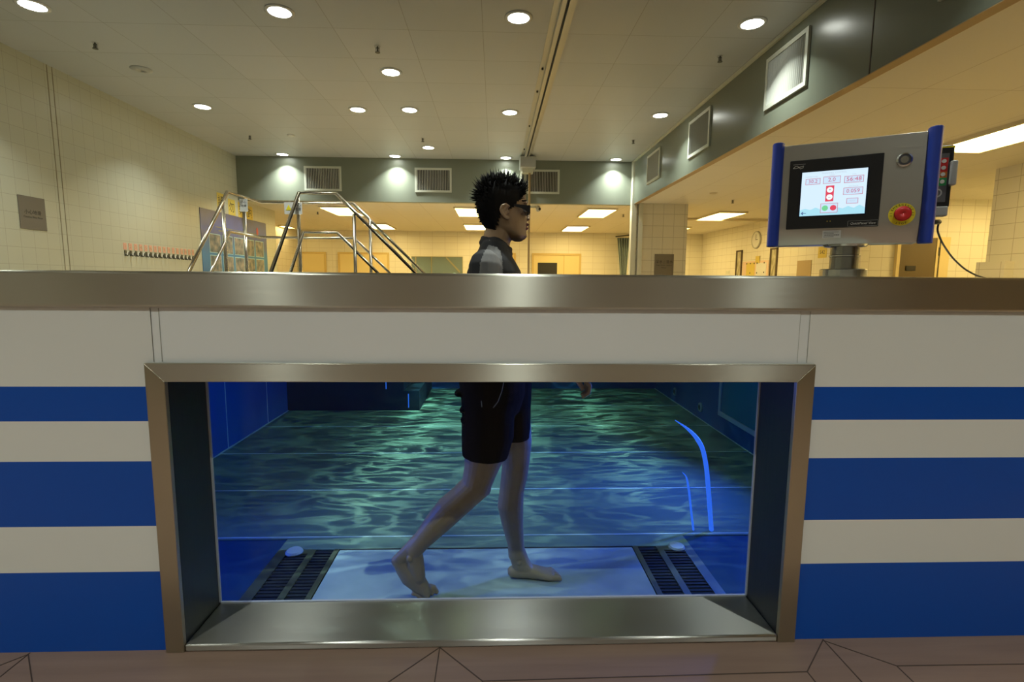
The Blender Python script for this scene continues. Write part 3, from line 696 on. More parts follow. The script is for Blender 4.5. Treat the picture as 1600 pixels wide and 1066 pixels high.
MB().box(TL, TR, 2.478, TB, GZ-.02, GZ).build('tank_floor', M['tankfloor'], pool)
MB().box(TL, -1.035, TF, 2.47, GZ-.02, GZ-.001).box(.975, TR, TF, 2.47, GZ-.02, GZ-.001).build('tank_floor', M['pit'], pool)
sm_ = MB().box(TL, TR, 2.49, 2.50, GZ-.02, GZ+.002)
for yy in (3.085, 3.77, 4.49, 5.25): sm_.box(TL, TR, yy-.006, yy+.006, GZ, GZ+.0015)
sm_.box(TL, TL+.012, 2.5, TB, GZ, GZ+.004).box(TR-.008, TR, 2.5, TB, GZ, GZ+.004)
sm_.build('floor_seam', M['tankseam'], pool)
for yy in (3.9, 4.6): MB().box(TL, TL+.003, yy-.004, yy+.004, GZ, -.2).build('wall_seam', M['tankseam'], pool)
# lit pane in the right tank wall and water jets
wn = MB().box(TR-.015, TR, 2.75, 2.79, -1.15, -.4).box(TR-.015, TR, 4.27, 4.31, -1.15, -.4).box(TR-.015, TR, 2.79, 4.27, -1.15, -1.11).box(TR-.015, TR, 2.79, 4.27, -.44, -.4).build('side_window_frame', M['gasket'], pool)
MB().box(TR-.006, TR, 2.79, 4.27, -1.11, -.44).build('pane', mat('side_pane_teal', (.06,.22,.36), .15), wn)
for y in (4.71, 5.40):
    j = MB().lathe([(.045,0),(.045,-.012),(.03,-.02),(.03,0)], (TR, y, -1.185), 'x', 18, ring=True).build('water_jet', M['jet'], pool, smooth=False)
    MB().lathe([(0,-.013),(.028,-.013)], (TR, y, -1.185), 'x', 18).build('nozzle', M['dark'], j)
# entry steps under water at the far left
st = MB()
for i in range(5): st.box(TL, -1.35+i*.15, 5.05, 6.1, GZ+(4-i)*.2, GZ+(5-i)*.2)
st.build('entry_steps', mat('step_navy', (.008,.03,.06), .5), pool)
MB().box(-.86,-.852,5.045,5.05,GZ+.03,GZ+.17).box(-1.08,-1.072,5.045,5.05,GZ+.22,GZ+.36).build('step_glow_bar', M['blue_glow'], pool)  # blue light on the steps, drawn as emissive bars
# underwater lamps
def uw(loc, rot, e, col, size, lb, sy=None):
    t = thing('underwater_light', lb, 'light', loc, local=True)
    la = bpy.data.lights.new('lamp', 'AREA'); la.energy = e; la.color = col; la.shape = 'RECTANGLE'; la.size = size; la.size_y = sy or size; la.spread = R(125)
    lo = bpy.data.objects.new('lamp', la); COL.objects.link(lo); lo.parent = t; lo.rotation_euler = rot
    return t
t = uw((TR-.035, 3.0, -.55), (0, R(90), 0), BLUE_W*.58, (.04,.12,1), .5, 'blue underwater light on the right tank wall beside the window', .12)
MB().box(.008, .035, -.07, .07, -.27, .27).build('housing', M['gasket'], t, bevel=.006)
t = uw((TL+.035, 2.2, -.60), (0, R(-90), 0), BLUE_W*.15, (.04,.12,1), .5, 'blue underwater light on the left tank wall beside the window', .12)
MB().box(-.035, -.008, -.07, .07, -.27, .27).build('housing', M['gasket'], t, bevel=.006)
t = uw((1.35, TF+.035, -.55), (R(-90), 0, 0), BLUE_W*.18, (.04,.12,1), .4, 'blue underwater light on the front tank wall right of the window', .12)
MB().box(-.22, .22, -.035, -.008, -.07, .07).build('housing', M['gasket'], t, bevel=.006)
t = uw((-1.40, TF+.035, -.55), (R(-90), 0, 0), BLUE_W*.4, (.04,.12,1), .4, 'blue underwater light on the front tank wall left of the window', .12)
MB().box(-.22, .22, -.035, -.008, -.07, .07).build('housing', M['gasket'], t, bevel=.006)
# blue arc reflections in the window, built as glowing curved tubes
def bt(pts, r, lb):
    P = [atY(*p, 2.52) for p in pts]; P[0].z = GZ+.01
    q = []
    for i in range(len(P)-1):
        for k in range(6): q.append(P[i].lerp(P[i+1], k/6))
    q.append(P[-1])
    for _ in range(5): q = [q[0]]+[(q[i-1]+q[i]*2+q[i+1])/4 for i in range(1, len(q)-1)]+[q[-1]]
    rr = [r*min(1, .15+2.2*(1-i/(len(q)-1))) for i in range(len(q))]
    tag(MB().tube(q, rr, 10).build('reflection_arc', M['blue_glow'], smooth=True), lb, 'light')
bt([(1111,835),(1108,780),(1104,730),(1098,700),(1087,682),(1072,668),(1055,657)], .012, 'tall curved blue reflection right of the person, shaped as a glowing tube')
bt([(1083,835),(1080,800),(1077,770),(1073,745),(1066,738)], .006, 'shorter dim blue reflection left of the tall curved one, shaped as a glowing tube')
# water body
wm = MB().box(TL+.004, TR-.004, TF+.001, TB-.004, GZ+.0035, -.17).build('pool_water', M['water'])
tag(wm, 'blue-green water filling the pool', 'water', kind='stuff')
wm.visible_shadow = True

# ------------------------------------------------------------------ treadmill in the pool floor
tm = thing('treadmill', 'underwater treadmill with a pale blue belt and dark grilles in the pool floor', 'treadmill', (0, 2.1, GZ))
bx0, bx1 = -.742, .680
MB().box(bx0, bx1, TF+.005, 2.362, GZ-.018, GZ+.002).build('belt', M['belt'], tm)
MB().box(bx0-.006, bx1+.006, 2.362, 2.372, GZ-.018, GZ+.0035).build('belt_slot', M['dark'], tm)
b = MB().box(bx0-.028, bx0-.004, TF+.005, 2.372, GZ-.018, GZ+.004).box(bx1+.004, bx1+.028, TF+.005, 2.372, GZ-.018, GZ+.004)
b.box(-1.035, -.985, TF+.005, 2.372, GZ-.018, GZ+.002).box(.93, .975, TF+.005, 2.372, GZ-.018, GZ+.002)
b.box(-.885, -.855, TF+.005, 2.372, GZ-.018, GZ+.002).box(.80, .83, TF+.005, 2.372, GZ-.018, GZ+.002)
b.box(-.985, -.885, 2.335, 2.372, GZ-.018, GZ+.002).box(.83, .93, 2.335, 2.372, GZ-.018, GZ+.002)
b.build('deck_frame', M['grillframe'], tm)
MB().box(-1.035, .975, 2.372, 2.478, GZ-.018, GZ+.001).build('rear_apron', M['tankfloor'], tm)
for x0, x1, y1 in ((-.985,-.885,2.335), (-.855,bx0-.028,2.372), (bx1+.028,.80,2.372), (.83,.93,2.335)):
    gb = MB().box(x0, x1, TF+.005, y1, GZ-.018, GZ-.004)
    k = TF+.02
    while k < y1-.01: gb.box(x0, x1, k, k+.008, GZ-.004, GZ+.0); k += .024
    gb.build('grille', M['grill'], tm)
for x, y in ((-.953,2.348), (.90,2.356)):
    MB().lathe([(.0,.012),(.034,.012),(.04,.004),(.04,0)], (x, y, GZ+.002), seg=20).build('cap', mat('cap_white', (.55,.6,.6), .5), tm)

# ------------------------------------------------------------------ handrails of the entry stairs
hr = thing('stair_handrail', 'polished steel handrails of the entry stairs with a raised landing', 'handrail', (-2.2, 5.5, 0))
r_ = .0175
NY, FY = 5.5, 6.2
def pr_(*a): return [Vector(p) for p in a]
LN = atY(355,300,NY); LR = atY(467,304,NY); NR = atY(525,303,NY); FL = atY(408,318,FY); FR = atY(552,318,FY)
zt = .885
for p in (LN, LR, NR, FL, FR): p.z = zt
sl = Vector((0,-.735,-.80))                     # slope of the outer stairs
def post(p, zb=-1.1, top=None): return MB().bar([(p.x, p.y, zb), (p.x, p.y, top if top is not None else p.z)], .0185)
dnN = Vector((1, 0, -.985)); 
dN = atY(643,420,NY); dF = atY(655,420,FY)
dirN = (dN-NR).normalized(); dirF = (dF-FR).normalized()
MB().bar([LN+sl*1.75, LN, FL, FR, FR+dirF*1.9], r_, 12).build('top_rail', M['chrome'], hr, smooth=True)
MB().bar([LR+sl*1.75, LR, NR, NR+dirN*1.9], r_, 12).build('top_rail', M['chrome'], hr, smooth=True)
zm = .885-.40
mL = Vector((LN.x, NY+.0, zm)); mFL = Vector((FL.x, FY, zm)); mFR = Vector((FR.x, FY, zm))
mL.y = NY; mR = Vector((LR.x+.03, NY, zm)); mNR = Vector((NR.x, NY, zm))
MB().bar([mL+sl*1.3, mL, mFL, mFR, mFR+dirF*1.2], .015, 10).build('mid_rail', M['chrome'], hr, smooth=True)
MB().bar([mR+sl*1.3, mR, mNR, mNR+dirN*1.2], .015, 10).build('mid_rail', M['chrome'], hr, smooth=True)
def on(a, d, k): return a+d*k
P1 = atY(344,332,NY-.12); 
for p in (Vector((LN.x, NY-.10, zt-.10)), atY(381,322,5.85), Vector((LR.x-.02, NY+.02, zt-.02)), atY(553,334,NY), atY(578,343,FY)):
    post(p).build('post', M['chrome'], hr, smooth=True)
# stair body (hidden behind the rim): treads and landing
b = MB().box(-2.85, -1.6, 5.45, 6.28, -.02, .0)
b.box(-2.85, -2.80, 5.45, 6.25, -1.1, 0)
for i in range(5): b.box(-2.80, -2.31, 4.95-.0-(i*.22)+.25, 5.2-(i*.22)+.25, -.22*(i+1)-.02, -.22*(i+1))
b.build('landing', M['grey'], hr)
for k, (x, y, px, py, lb) in enumerate(((0,0,383,319,'white notice tag hanging on the handrail post left of the stairs'), (0,0,460,324,'white warning notice with a yellow triangle on the handrail'))):
    p = atY(px, py, 5.85 if k == 0 else 5.52-.04)
    wd = (.085, .18)[k]; hh = (.085, .075)[k]
    s_ = MB().box(p.x-wd/2-(.0), p.x+wd/2, p.y-.035, p.y-.031, p.z-hh, p.z+hh*.6).build('notice', M['paper'], None); tag(s_, lb, 'notice')
    b = MB()
    if k:
        text_bm('小心', .035, F_front((p.x+.045, p.y-.0355, p.z+.015)), b); text_bm('地滑', .035, F_front((p.x+.045, p.y-.0355, p.z-.025)), b)
        b.build('lettering', M['ink'], s_)
        MB().prism([(p.x-.075, p.y-.0365, p.z-.035), (p.x-.015, p.y-.0365, p.z-.035), (p.x-.045, p.y-.0365, p.z+.02)], (0,.001,0)).build('triangle', M['yellow'], s_)
    else:
        text_bm('小心', .03, F_front((p.x, p.y-.0355, p.z+.015)), b); text_bm('地滑', .03, F_front((p.x, p.y-.0355, p.z-.025)), b); b.build('lettering', M['ink'], s_)

# ------------------------------------------------------------------ console on its post (local axes: x along the panel, -y towards the viewer)
co = thing('control_console', 'stainless control console with blue side handles and touch screen on the pool rim', 'control panel', (1.117, 1.62, .018), R(-31), local=True)
z0 = -.018
MB().lathe([(.066,.002),(.066,.024),(.062,.027),(0,.027)], seg=36).build('flange', M['turned'], co, smooth=False, bevel=0)
MB().lathe([(.040,.026),(.040,.064),(.043,.066),(.043,.070),(.040,.072),(.040,.104)], seg=28).build('post', M['turned'], co)
MB().lathe([(.001,.092),(.058,.097),(.062,.104),(.001,.104)], seg=28).build('collar', M['turned'], co)
# body: box with a slightly rounded lower face
yb = -.030
zb, zt_ = .104, .422
prof = [(.055, zb+.0), (-.012, zb), (-.024, zb+.025), (-.030, zb+.07), (-.030, zt_), (.055, zt_)]
MB().prism([(-.195, y, z) for y, z in prof], (.375, 0, 0)).build('panel', brushed('console_steel', (.50,.49,.44), .34, (1,0,0), .6, (0,1,1)), co, bevel=.002)
for s_, x in ((-1, -.207), (1, .197)):
    hb = MB().tube([(x, -.022, zb-.003), (x, -.022, zt_+.009)], [(.030,.018)]*2, 20, side=(1,0,0), cap=False)
    hb.build('handle', M['hblue'], co, bevel=.002)
bz = MB().box(-.170, .078, -.040, -.029, .155, .371).build('bezel', M['black'], co, bevel=.002)
MB().box(-.137, .044, -.0412, -.040, .192, .333).build('screen_recess', mat('recess', (.004,.006,.03), .2), bz)
sc = MB().box(-.134, .040, -.0418, -.0412, .195, .331).build('screen', M['ui_bg'], bz)
C0 = lambda x, z, y=-.0420: frame4((x, y, z), (1,0,0), (0,0,1), (0,-1,0))
yl = -.0422
def flat(mb, x0, x1, za, zc, y0=-.0422, y1=-.0418): mb.box(x0, x1, y0, y1, za, zc)
b = MB(); flat(b, -.134, .040, .195, .213)
for i in range(6): b.prism([(-.134+i*.029, -.0422, .213), (-.134+(i+1)*.029, -.0422, .213), (-.1195+i*.029, -.0422, .218+.002*(i%3))], (0,.0003,0))
b.build('wave_picture', M['ui_wave'], bz)
boxes = [(-.122,-.084,.293,.309), (-.074,-.030,.293,.312), (-.018,.030,.291,.309), (-.018,.030,.255,.274), (-.008,.020,.228,.242), (-.076,-.032,.203,.230)]
b = MB(); b2 = MB()
M['ui_fill'] = mat('lit_box_fill', (.02,.02,.02), .3, emit=(.62,.80,.98), es=1)
for x0, x1, za, zc in boxes:
    vb = MB().box(x0, x1, -.0425, -.0423, za, zc).build('value_box', M['ui_fill'], bz)
    MB().box(x0-.0012, x1+.0012, -.0423, -.0419, za-.0012, zc+.0012).build('box_outline', M['ui_ink'], bz)
b = MB()
for tx, x, z, sz in (('30.2',-.103,.301,.015), ('2.0',-.052,.3025,.017), ('56:48',.006,.300,.018), ('0.059',.006,.2645,.016)):
    b = MB(); text_bm(tx, sz, C0(x, z, -.0428), b); b.build('digits', M['ui_ink'], bz)
b = MB(); text_bm('TREADMILL CONTROL', .0065, C0(-.047, .3235, -.0424), b)
for tx, x, z in (('TEMPERATURE',-.108,.3155), ('SPEED',-.052,.3165), ('TIME',.006,.314), ('DISTANCE',.006,.279)): text_bm(tx, .0052, C0(x, z, -.0424), b)
text_bm('RESET', .006, C0(.006, .235, -.0428), b)
b.build('captions', M['ui_pale'], bz)
b = MB(); flat(b, -.066, -.044, .237, .285); b.build('speed_buttons', M['ui_red'], bz)
b = MB(); 
for z in (.272, .250): b.lathe([(0,-.0424),(.0085,-.0424)], (-.055, 0, z), 'y', 18)
b.build('round_keys', M['ui_white'], bz)
b = MB().lathe([(0,-.0432),(.0085,-.0432)], (-.065, 0, .2165), 'y', 18); b.build('start_key', M['ui_green'], bz)
b = MB().lathe([(0,-.0432),(.0085,-.0432)], (-.043, 0, .2165), 'y', 18); b.build('stop_key', M['ui_red'], bz)
b = MB(); text_bm('+', .012, C0(-.055,.272,-.0427), b); text_bm('–', .012, C0(-.055,.250,-.0427), b); b.box(-.130,-.116,-.0426,-.0423,.2025,.2045).prism([(-.131,-.0426,.2035),(-.124,-.0426,.2095),(-.124,-.0426,.1975)],(0,.0003,0)); b.build('arrow', M['ui_dk'], bz)
# logo scribble, maker's words, indicator dots
lg = MB().bar([(-.161,-.0405,.3465),(-.155,-.0405,.3525),(-.148,-.0405,.3535),(-.145,-.0405,.3480),(-.152,-.0405,.3462),(-.161,-.0405,.3465)], .0009, 6)
lg.bar([(-.148,-.0405,.3490),(-.140,-.0405,.3500),(-.131,-.0405,.3525),(-.133,-.0405,.3470),(-.140,-.0405,.3440),(-.144,-.0405,.3475)], .0009, 6).box(-.161,-.127,-.0405,-.040,.3575,.3583)
lg.build('logo', M['paper'], bz)
b = MB(); text_bm('QuickPanel View', .0095, C0(.038, .1655, -.0405), b, shear=.2); b.build('lettering', M['paper'], bz)
rr = MB()
for x0, x1, za, zc in ((.0,.076,.1735,.1741),(.0,.076,.157,.1576),(-.001,-.0004,.158,.173),(.076,.0766,.158,.173)): rr.box(x0, x1, -.0405, -.04, za, zc)
rr.build('name_outline', M['grey'], bz)
MB().lathe([(0,-.0405),(.0016,-.0405)], (-.056,0,.176), 'y', 10).lathe([(0,-.0405),(.0016,-.0405)], (-.048,0,.176), 'y', 10).build('indicator_dots', mat('amber', (.6,.4,.05), .5), bz)
# key switch
k_ = MB().lathe([(.020,-.030),(.020,-.036),(.016,-.039),(.0145,-.030)], (.128, 0, .346), 'y', 28, ring=True).build('push_button', M['turned'], co)
MB().lathe([(0,-.037),(.0145,-.037)], (.128,0,.346), 'y', 24).build('button_face', mat('button_grey', (.10,.11,.13), .3), k_)
MB().lathe([(0,-.0385),(.010,-.0385)], (.128,0,.346), 'y', 24).build('button_cap', M['turned'], k_)
# emergency stop
e_ = MB().lathe([(0,-.0315),(.033,-.0315),(.033,-.030)], (.134,0,.188), 'y', 32).build('stop_plate', M['yellow'], co)
MB().lathe([(.014,-.031),(.014,-.042),(.021,-.044),(.0215,-.052),(.017,-.057),(0,-.058)], (.134,0,.188), 'y', 28).build('stop_knob', M['red'], e_, smooth=True)
b = MB()
for i, ch in enumerate('EMERGENCY'):
    a = R(62-i*15.5); b_p = Vector((.134+.0275*math.sin(-a), -.0318, .188+.0275*math.cos(a)))
    rot = Matrix.Rotation(a, 4, 'Z'); text_bm(ch, .008, C0(*b_p.xz, -.0318) @ rot, b)
for i, ch in enumerate('STOP'):
    a = R(-24+i*16); b_p = Vector((.134+.0275*math.sin(a), -.0318, .188-.0275*math.cos(a)))
    text_bm(ch, .008, C0(*b_p.xz, -.0318) @ Matrix.Rotation(a, 4, 'Z'), b)
for sx_ in (-1, 1):
    b.box(.134+sx_*.0265-.003, .134+sx_*.0265+.003, -.0318, -.0316, .191, .192).box(.134+sx_*.0265-.003, .134+sx_*.0265+.003, -.0318, -.0316, .184, .185)
b.build('lettering', M['ink'], e_)
sk = MB().box(-.066, -.016, -.0312, -.029, .124, .148).build('sticker', M['paper'], co)
b = MB()
for i in range(16): b.box(-.061+i*.0026, -.061+i*.0026+.0012, -.0316, -.0312, .131, .1355)
for z in (.142, .138, .1275): b.box(-.063, -.022 if z > .14 else -.035, -.0316, -.0312, z, z+.0012)
b.build('barcode', M['ink'], sk)
# handheld controller hooked behind the right handle
def COL_(px, py, Y): return atY(px, py, Y)
p = COL_(1477, 281, 1.60)
hc = thing('handheld_controller', 'black handheld controller with red and green keypad behind the console\'s right handle', 'controller', p, R(-24), local=True)
MB().box(-.050, .018, 0, .03, -.085, .105).build('housing', M['black'], hc, bevel=.006)
MB().box(-.050, .017, -.001, .0, .097, .101).build('edge_stripe', M['yellow'], hc)
MB().box(-.050, .012, -.012, .024, -.112, -.082).build('holder', M['grey'], hc, bevel=.004)
MB().box(.006, .024, -.018, .02, -.02, .055).build('clip', M['grey'], hc, bevel=.005)
kp = MB().box(-.045, .004, -.003, 0, -.068, .080).build('keypad', mat('keypad_grey', (.12,.12,.13), .4), hc)
MB().box(-.043, .002, -.004, -.003, .024, .066).build('red_field', M['red'], kp)
MB().box(-.043, .002, -.004, -.003, .006, .024).build('orange_field', mat('keypad_orange', (.7,.22,.03), .5), kp)
MB().box(-.043, .002, -.004, -.003, -.018, .006).build('green_field', mat('keypad_green', (.03,.35,.10), .5), kp)
b = MB()
for z in (.056, .036, .016, -.006): b.lathe([(0,-.006),(.006,-.006),(.006,-.004)], (-.009, 0, z), 'y', 14)
b.build('key', M['paper'], kp)
MB().lathe([(.014,-.004),(.014,-.003),(.010,-.003),(.010,-.004)], (-.02,0,-.040), 'y', 18, ring=True).build('dial', M['grey'], kp)
# cable
q = [COL_(x, y, Y) for x, y, Y in ((1458,347,1.57),(1467,347,1.58),(1464,360,1.58),(1472,380,1.60),(1487,402,1.64),(1506,420,1.68),(1524,430,1.71),(1540,434,1.735))]
q[-1].z = .021; q[-2].z = max(q[-2].z, .021); qq = q + [Vector((q[-1].x+.05, 1.77, .02)), Vector((q[-1].x+.06, 1.80, -.2))]
sm2 = []
for i in range(1, len(qq)-1):
    for k in range(5): sm2.append(qq[i].lerp(qq[i+1], k/5))
for _ in range(3): sm2 = [sm2[0]]+[(sm2[i-1]+sm2[i]*2+sm2[i+1])/4 for i in range(1, len(sm2)-1)]+[sm2[-1]]
cb = thing('power_cable', 'thin black cable hanging from the console down behind the rim', 'cable', q[1])
MB().tube(sm2, .0028, 8).build('cord', M['black'], cb, smooth=True)
MB().tube([q[0], q[1]], .0075, 10).build('plug', M['black'], cb, smooth=True)

# ------------------------------------------------------------------ the person
pe = thing('person', 'person with spiky black hair and glasses walking on the treadmill in black shirt and shorts', 'person', (0, 2.05, GZ))
PY = 2.05
def remesh(mb, voxel, smooth_it=4, fac=.5):
    bmesh.ops.recalc_face_normals(mb.bm, faces=mb.bm.faces)
    me = bpy.data.meshes.new('tmp'); mb.bm.to_mesh(me); mb.bm.free()
    ob = bpy.data.objects.new('tmp', me); COL.objects.link(ob)
    rm = ob.modifiers.new('r', 'REMESH'); rm.mode = 'VOXEL'; rm.voxel_size = voxel; rm.use_smooth_shade = True
    s_ = ob.modifiers.new('s', 'SMOOTH'); s_.factor = fac; s_.iterations = smooth_it
    bpy.context.view_layer.update(); dg = bpy.context.evaluated_depsgraph_get()
    out = bpy.data.meshes.new_from_object(ob.evaluated_get(dg)); bpy.data.objects.remove(ob); bpy.data.meshes.remove(me)
    out.transform(Matrix.Translation(-ORG['person'])); out.materials.clear()
    return out
K = PY/FOC*1.01
hp = lambda px, py, dy=0: atY(px, py, PY)+Vector((0, dy, 0))
HC = hp(787, 330)
HROT = Matrix.Rotation(R(5), 3, 'Z')
def hx(p): return HC + HROT @ (Vector(p)-HC)
SIDE = (0,1,0)
body = MB()
# head: stacked sections (row, back, front, half width, front narrowing)
SEC = [(287.5,774,797,.024,.2),(289,768,804,.040,.2),(292,762,812,.055,.2),(297,757,818,.067,.2),(304,754,821.0,.074,.22),(312,752,822.5,.078,.24),(319,751.5,823.5,.079,.26),
       (327,752,821.5,.078,.30),(334,754,822.0,.076,.30),(342,757,823,.073,.32),(350,761,823.7,.070,.35),(357,768,823.2,.066,.38),(363,777,822.8,.060,.42),(369,788,822.5,.051,.48),(374,798,820,.038,.52),(377.5,804,814,.020,.5)]
def sec_ring(mb, py, xb, xf, hw, nar, off=0, seg=36):
    a = hp(xb, py); c = hp(xf, py); cx = (a.x+c.x)/2; rx = (c.x-a.x)/2+off; z = (a.z+c.z)/2; ring = []
    for k in range(seg):
        t_ = 2*math.pi*k/seg; ct, st_ = math.cos(t_), math.sin(t_)
        x = cx + rx*(abs(ct)**.92)*(1 if ct >= 0 else -1); yy = (hw+off)*(abs(st_)**.9)*(1 if st_ >= 0 else -1)
        if ct > 0: yy *= 1-nar*ct**1.5
        ring.append((x, PY+yy, z))
    return ring
hd = MB(hx)
rings = [[hd.v(p) for p in sec_ring(hd, *s_)] for s_ in SEC]
for i in range(len(rings)-1):
    for k in range(36): hd.face([rings[i][k], rings[i][(k+1)%36], rings[i+1][(k+1)%36], rings[i+1][k]])
hd.face(rings[0]); hd.face(rings[-1][::-1])
# nose, lips, chin, brow, cheeks
hd.tube([hp(820,326), hp(823,334), hp(826.0,340), hp(825.5,342)], [(.006,.007),(.007,.009),(.009,.012),(.008,.013)], 12, side=SIDE)
hd.ell(hp(823.5,342.5,-.012), (.010,.008,.007)); hd.ell(hp(823.5,342.5,.012), (.010,.008,.007))
hd.ell(hp(823.0,350.8), (.0110,.024,.0055)); hd.ell(hp(822.2,357.0), (.0110,.022,.0055)); hd.ell(hp(818.5,368.5), (.013,.022,.013))
hd.ell(hp(818.5,319,-.024), (.013,.022,.008)); hd.ell(hp(818.5,319,.024), (.013,.022,.008))

for s_ in (-1, 1):   # ears
    yy = s_*.077
    C_ = [(x-2.5,y) for x, y in ((794,327),(789,324.5),(783.5,326.5),(781.5,332),(783.5,338),(787.5,343.5),(791.5,346),(793.5,344))]
    hd.tube([hp(x, y, yy+s_*(.010 if 1 < i < 6 else .005)) for i, (x, y) in enumerate(C_)], [.005,.006,.006,.006,.006,.006,.007,.005], 10)
    hd.ell(hp(785,334,yy+s_*.001), (.016,.006,.026)); hd.ell(hp(790.3,336,yy+s_*.004), (.004,.005,.006)); hd.tube([hp(787.5,329,yy+s_*.008), hp(784.5,333,yy+s_*.009), hp(786.5,339,yy+s_*.008)], .0035, 8)
# head joins body mesh
vm = {}
for v in hd.bm.verts: vm[v] = body.bm.verts.new(v.co)
for f_ in hd.bm.faces: body.bm.faces.new([vm[v] for v in f_.verts])
hd.bm.free()
# neck, torso
body.tube([hp(783,345), hp(781,360), hp(776,375), hp(772,392)], [(.058,.056),(.056,.055),(.055,.056),(.058,.070)], 20, side=SIDE)
T = [(hp(774,385), .038,.070), (hp(772,393), .056,.12), (hp(771,406), .076,.15), (hp(772,423), .098,.160), (Vector((-.005,PY,-.12)), .110,.165), (Vector((-.005,PY,-.24)), .102,.145), (Vector((-.01,PY,-.36)), .108,.155), (Vector((-.01,PY,-.46)), .110,.160)]
body.tube([t_[0] for t_ in T], [(a, b_) for _, a, b_ in T], 28, side=SIDE)
# arms
ARMN = [Vector((-.035,1.885,.055)), Vector((-.035,1.865,-.04)), Vector((-.02,1.85,-.14)), Vector((.02,1.85,-.245)), Vector((.10,1.855,-.27)), Vector((.18,1.86,-.292)), Vector((.255,1.865,-.315))]
ARMF = [Vector((.0,2.215,.055)), Vector((-.01,2.235,-.04)), Vector((-.05,2.25,-.14)), Vector((-.10,2.255,-.21)), Vector((-.16,2.25,-.235)), Vector((-.21,2.24,-.25)), Vector((-.25,2.23,-.262))]
AR = [.052,.050,.044,.040,.038,.031,.026]
def hand(mb, wr, d, dn, side):
    """wrist, forward direction, curl direction, thumb side"""
    d = d.normalized(); dn = (dn-d*dn.dot(d)).normalized(); s_ = d.cross(dn)*side
    mb.tube([wr-d*.01, wr+d*.035, wr+d*.078], [(.015,.024),(.015,.036),(.013,.040)], 16, side=s_)
    for i, (o_, L) in enumerate(((-.030,.072),(-.010,.082),(.010,.077),(.029,.060))):
        b0 = wr+d*.080+s_*o_
        k1 = b0+d*L*.40+dn*L*.18; k2 = k1+d*L*.12+dn*L*.34; k3 = k2-d*L*.12+dn*L*.24
        mb.tube([b0, k1, k2, k3], [.0095,.0088,.008,.0072], 10)
    t0 = wr+d*.022-s_*.030; mb.tube([t0, t0+d*.028-s_*.016+dn*.012, t0+d*.052-s_*.012+dn*.026, t0+d*.068+dn*.034], [.012,.0105,.0095,.008], 10)
for arm in (ARMN, ARMF): body.tube(arm, AR, 16)
hand(body, Vector((.262,1.868,-.318)), Vector((1,.0,-.55)), Vector((-.2,0,-1)), 1)
hand(body, Vector((-.255,2.23,-.263)), Vector((-1,0,-.25)), Vector((0,0,-1)), 1)
# legs
g = lambda px, py, Y: atY(px, py, Y)
NYL, FYL = 1.975, 2.115
near = [((768,600),.092,.088),((763,665),.088,.085),((757,712),.079,.076),((750,738),.066,.062),((743,760),.061,.058),((724,778),.057,.055),((702,797),.058,.058),((680,821),.050,.050),((659,845),.038,.040),((645,862),.035,.034)]
body.tube([g(*p, NYL) for p, a, b_ in near], [(a, b_) for p, a, b_ in near], 24, side=SIDE)
body.ell(g(757,762,NYL), (.028,.034,.036))                       # kneecap
far = [((785,600),.090,.088),((800,655),.080,.080),((806,692),.068,.070),((806,722),.059,.060),((804,742),.057,.056),((800,764),.053,.052),((797.5,790),.056,.056),((801.5,823),.045,.046),((806,850),.036,.037),((807.5,868),.037,.034)]
body.tube([g(*p, FYL) for p, a, b_ in far], [(a, b_) for p, a, b_ in far], 24, side=SIDE)
body.ell(g(815,738,FYL), (.028,.034,.036))
# far (left) foot, flat on the belt
zf = GZ+.002
G = lambda x, y, z: Vector((x, y, zf+z))
x0 = g(791,900,FYL).x; L = g(878.5,900,FYL).x - x0; fy = 2.118
body.tube([G(x0+.030,fy,.028), G(x0+.060,fy,.030), G(x0+L*.42,fy-.002,.030), G(x0+L*.58,fy-.004,.024), G(x0+L*.72,fy-.006,.0175), G(x0+L*.80,fy-.006,.015)], [(.026,.027),(.030,.030),(.030,.034),(.023,.040),(.017,.045),(.014,.044)], 18, side=SIDE)
body.tube([g(807.5,862,FYL), G(x0+.065,fy,.06), G(x0+L*.40,fy,.042)], [(.038,.034),(.042,.033),(.024,.032)], 16, side=SIDE)
body.ell(G(x0+.055,fy-.030,.085), (.012,.010,.013))
for i, (dy, l0, l1, r) in enumerate(((-.034,.80,.985,.0120),(-.012,.82,.985,.0085),(.006,.81,.955,.008),(.0225,.79,.92,.0078),(.038,.765,.88,.0078))):
    body.tube([G(x0+L*(l0-.05),fy+dy,.013), G(x0+L*(l0+l1)/2,fy+dy*1.05,.0145 if i else .015), G(x0+L*l1-r,fy+dy*1.08,r+.0005)], [r*.95,r,r*.95], 10)
# near (right) foot, heel lifted, turned slightly outwards
q = [g(621,876,1.99), g(632,885,1.985), g(643,900,1.975), g(654,912,1.975), g(664,921,1.977), g(669,926.5,1.978)]
body.tube(q, [(.026,.028),(.042,.032),(.046,.035),(.036,.036),(.023,.036),(.014,.034)], 18, side=SIDE)
body.tube([g(645,858,1.978), g(648,878,1.978), g(655,903,1.970)], [(.036,.033),(.038,.034),(.026,.034)], 16, side=SIDE)
body.ell(g(640,874,1.945), (.013,.010,.014)); body.tube([g(655,845,1.978), g(641,861,1.980), g(625,874,1.985)], [(.033,.033),(.034,.030),(.027,.027)], 16, side=SIDE)
for i, (px_, Y_, r) in enumerate(((683,2.002,.0115),(676,1.990,.0085),(669.5,1.977,.008),(663.5,1.965,.0078),(658,1.953,.0078))):
    tx = atZ(px_, 934, zf+.008).x*0 + (px_-800)/800*Y_*1.0
    tip = Vector((g(px_-1, 930, Y_).x, Y_, zf+r+.0005)); bs = Vector((tip.x-.030, Y_+.002, zf+.034)); md_ = (tip+bs)/2+Vector((.006,0,.006))
    body.tube([bs, md_, tip], [r*1.05,r,r*.95], 10)
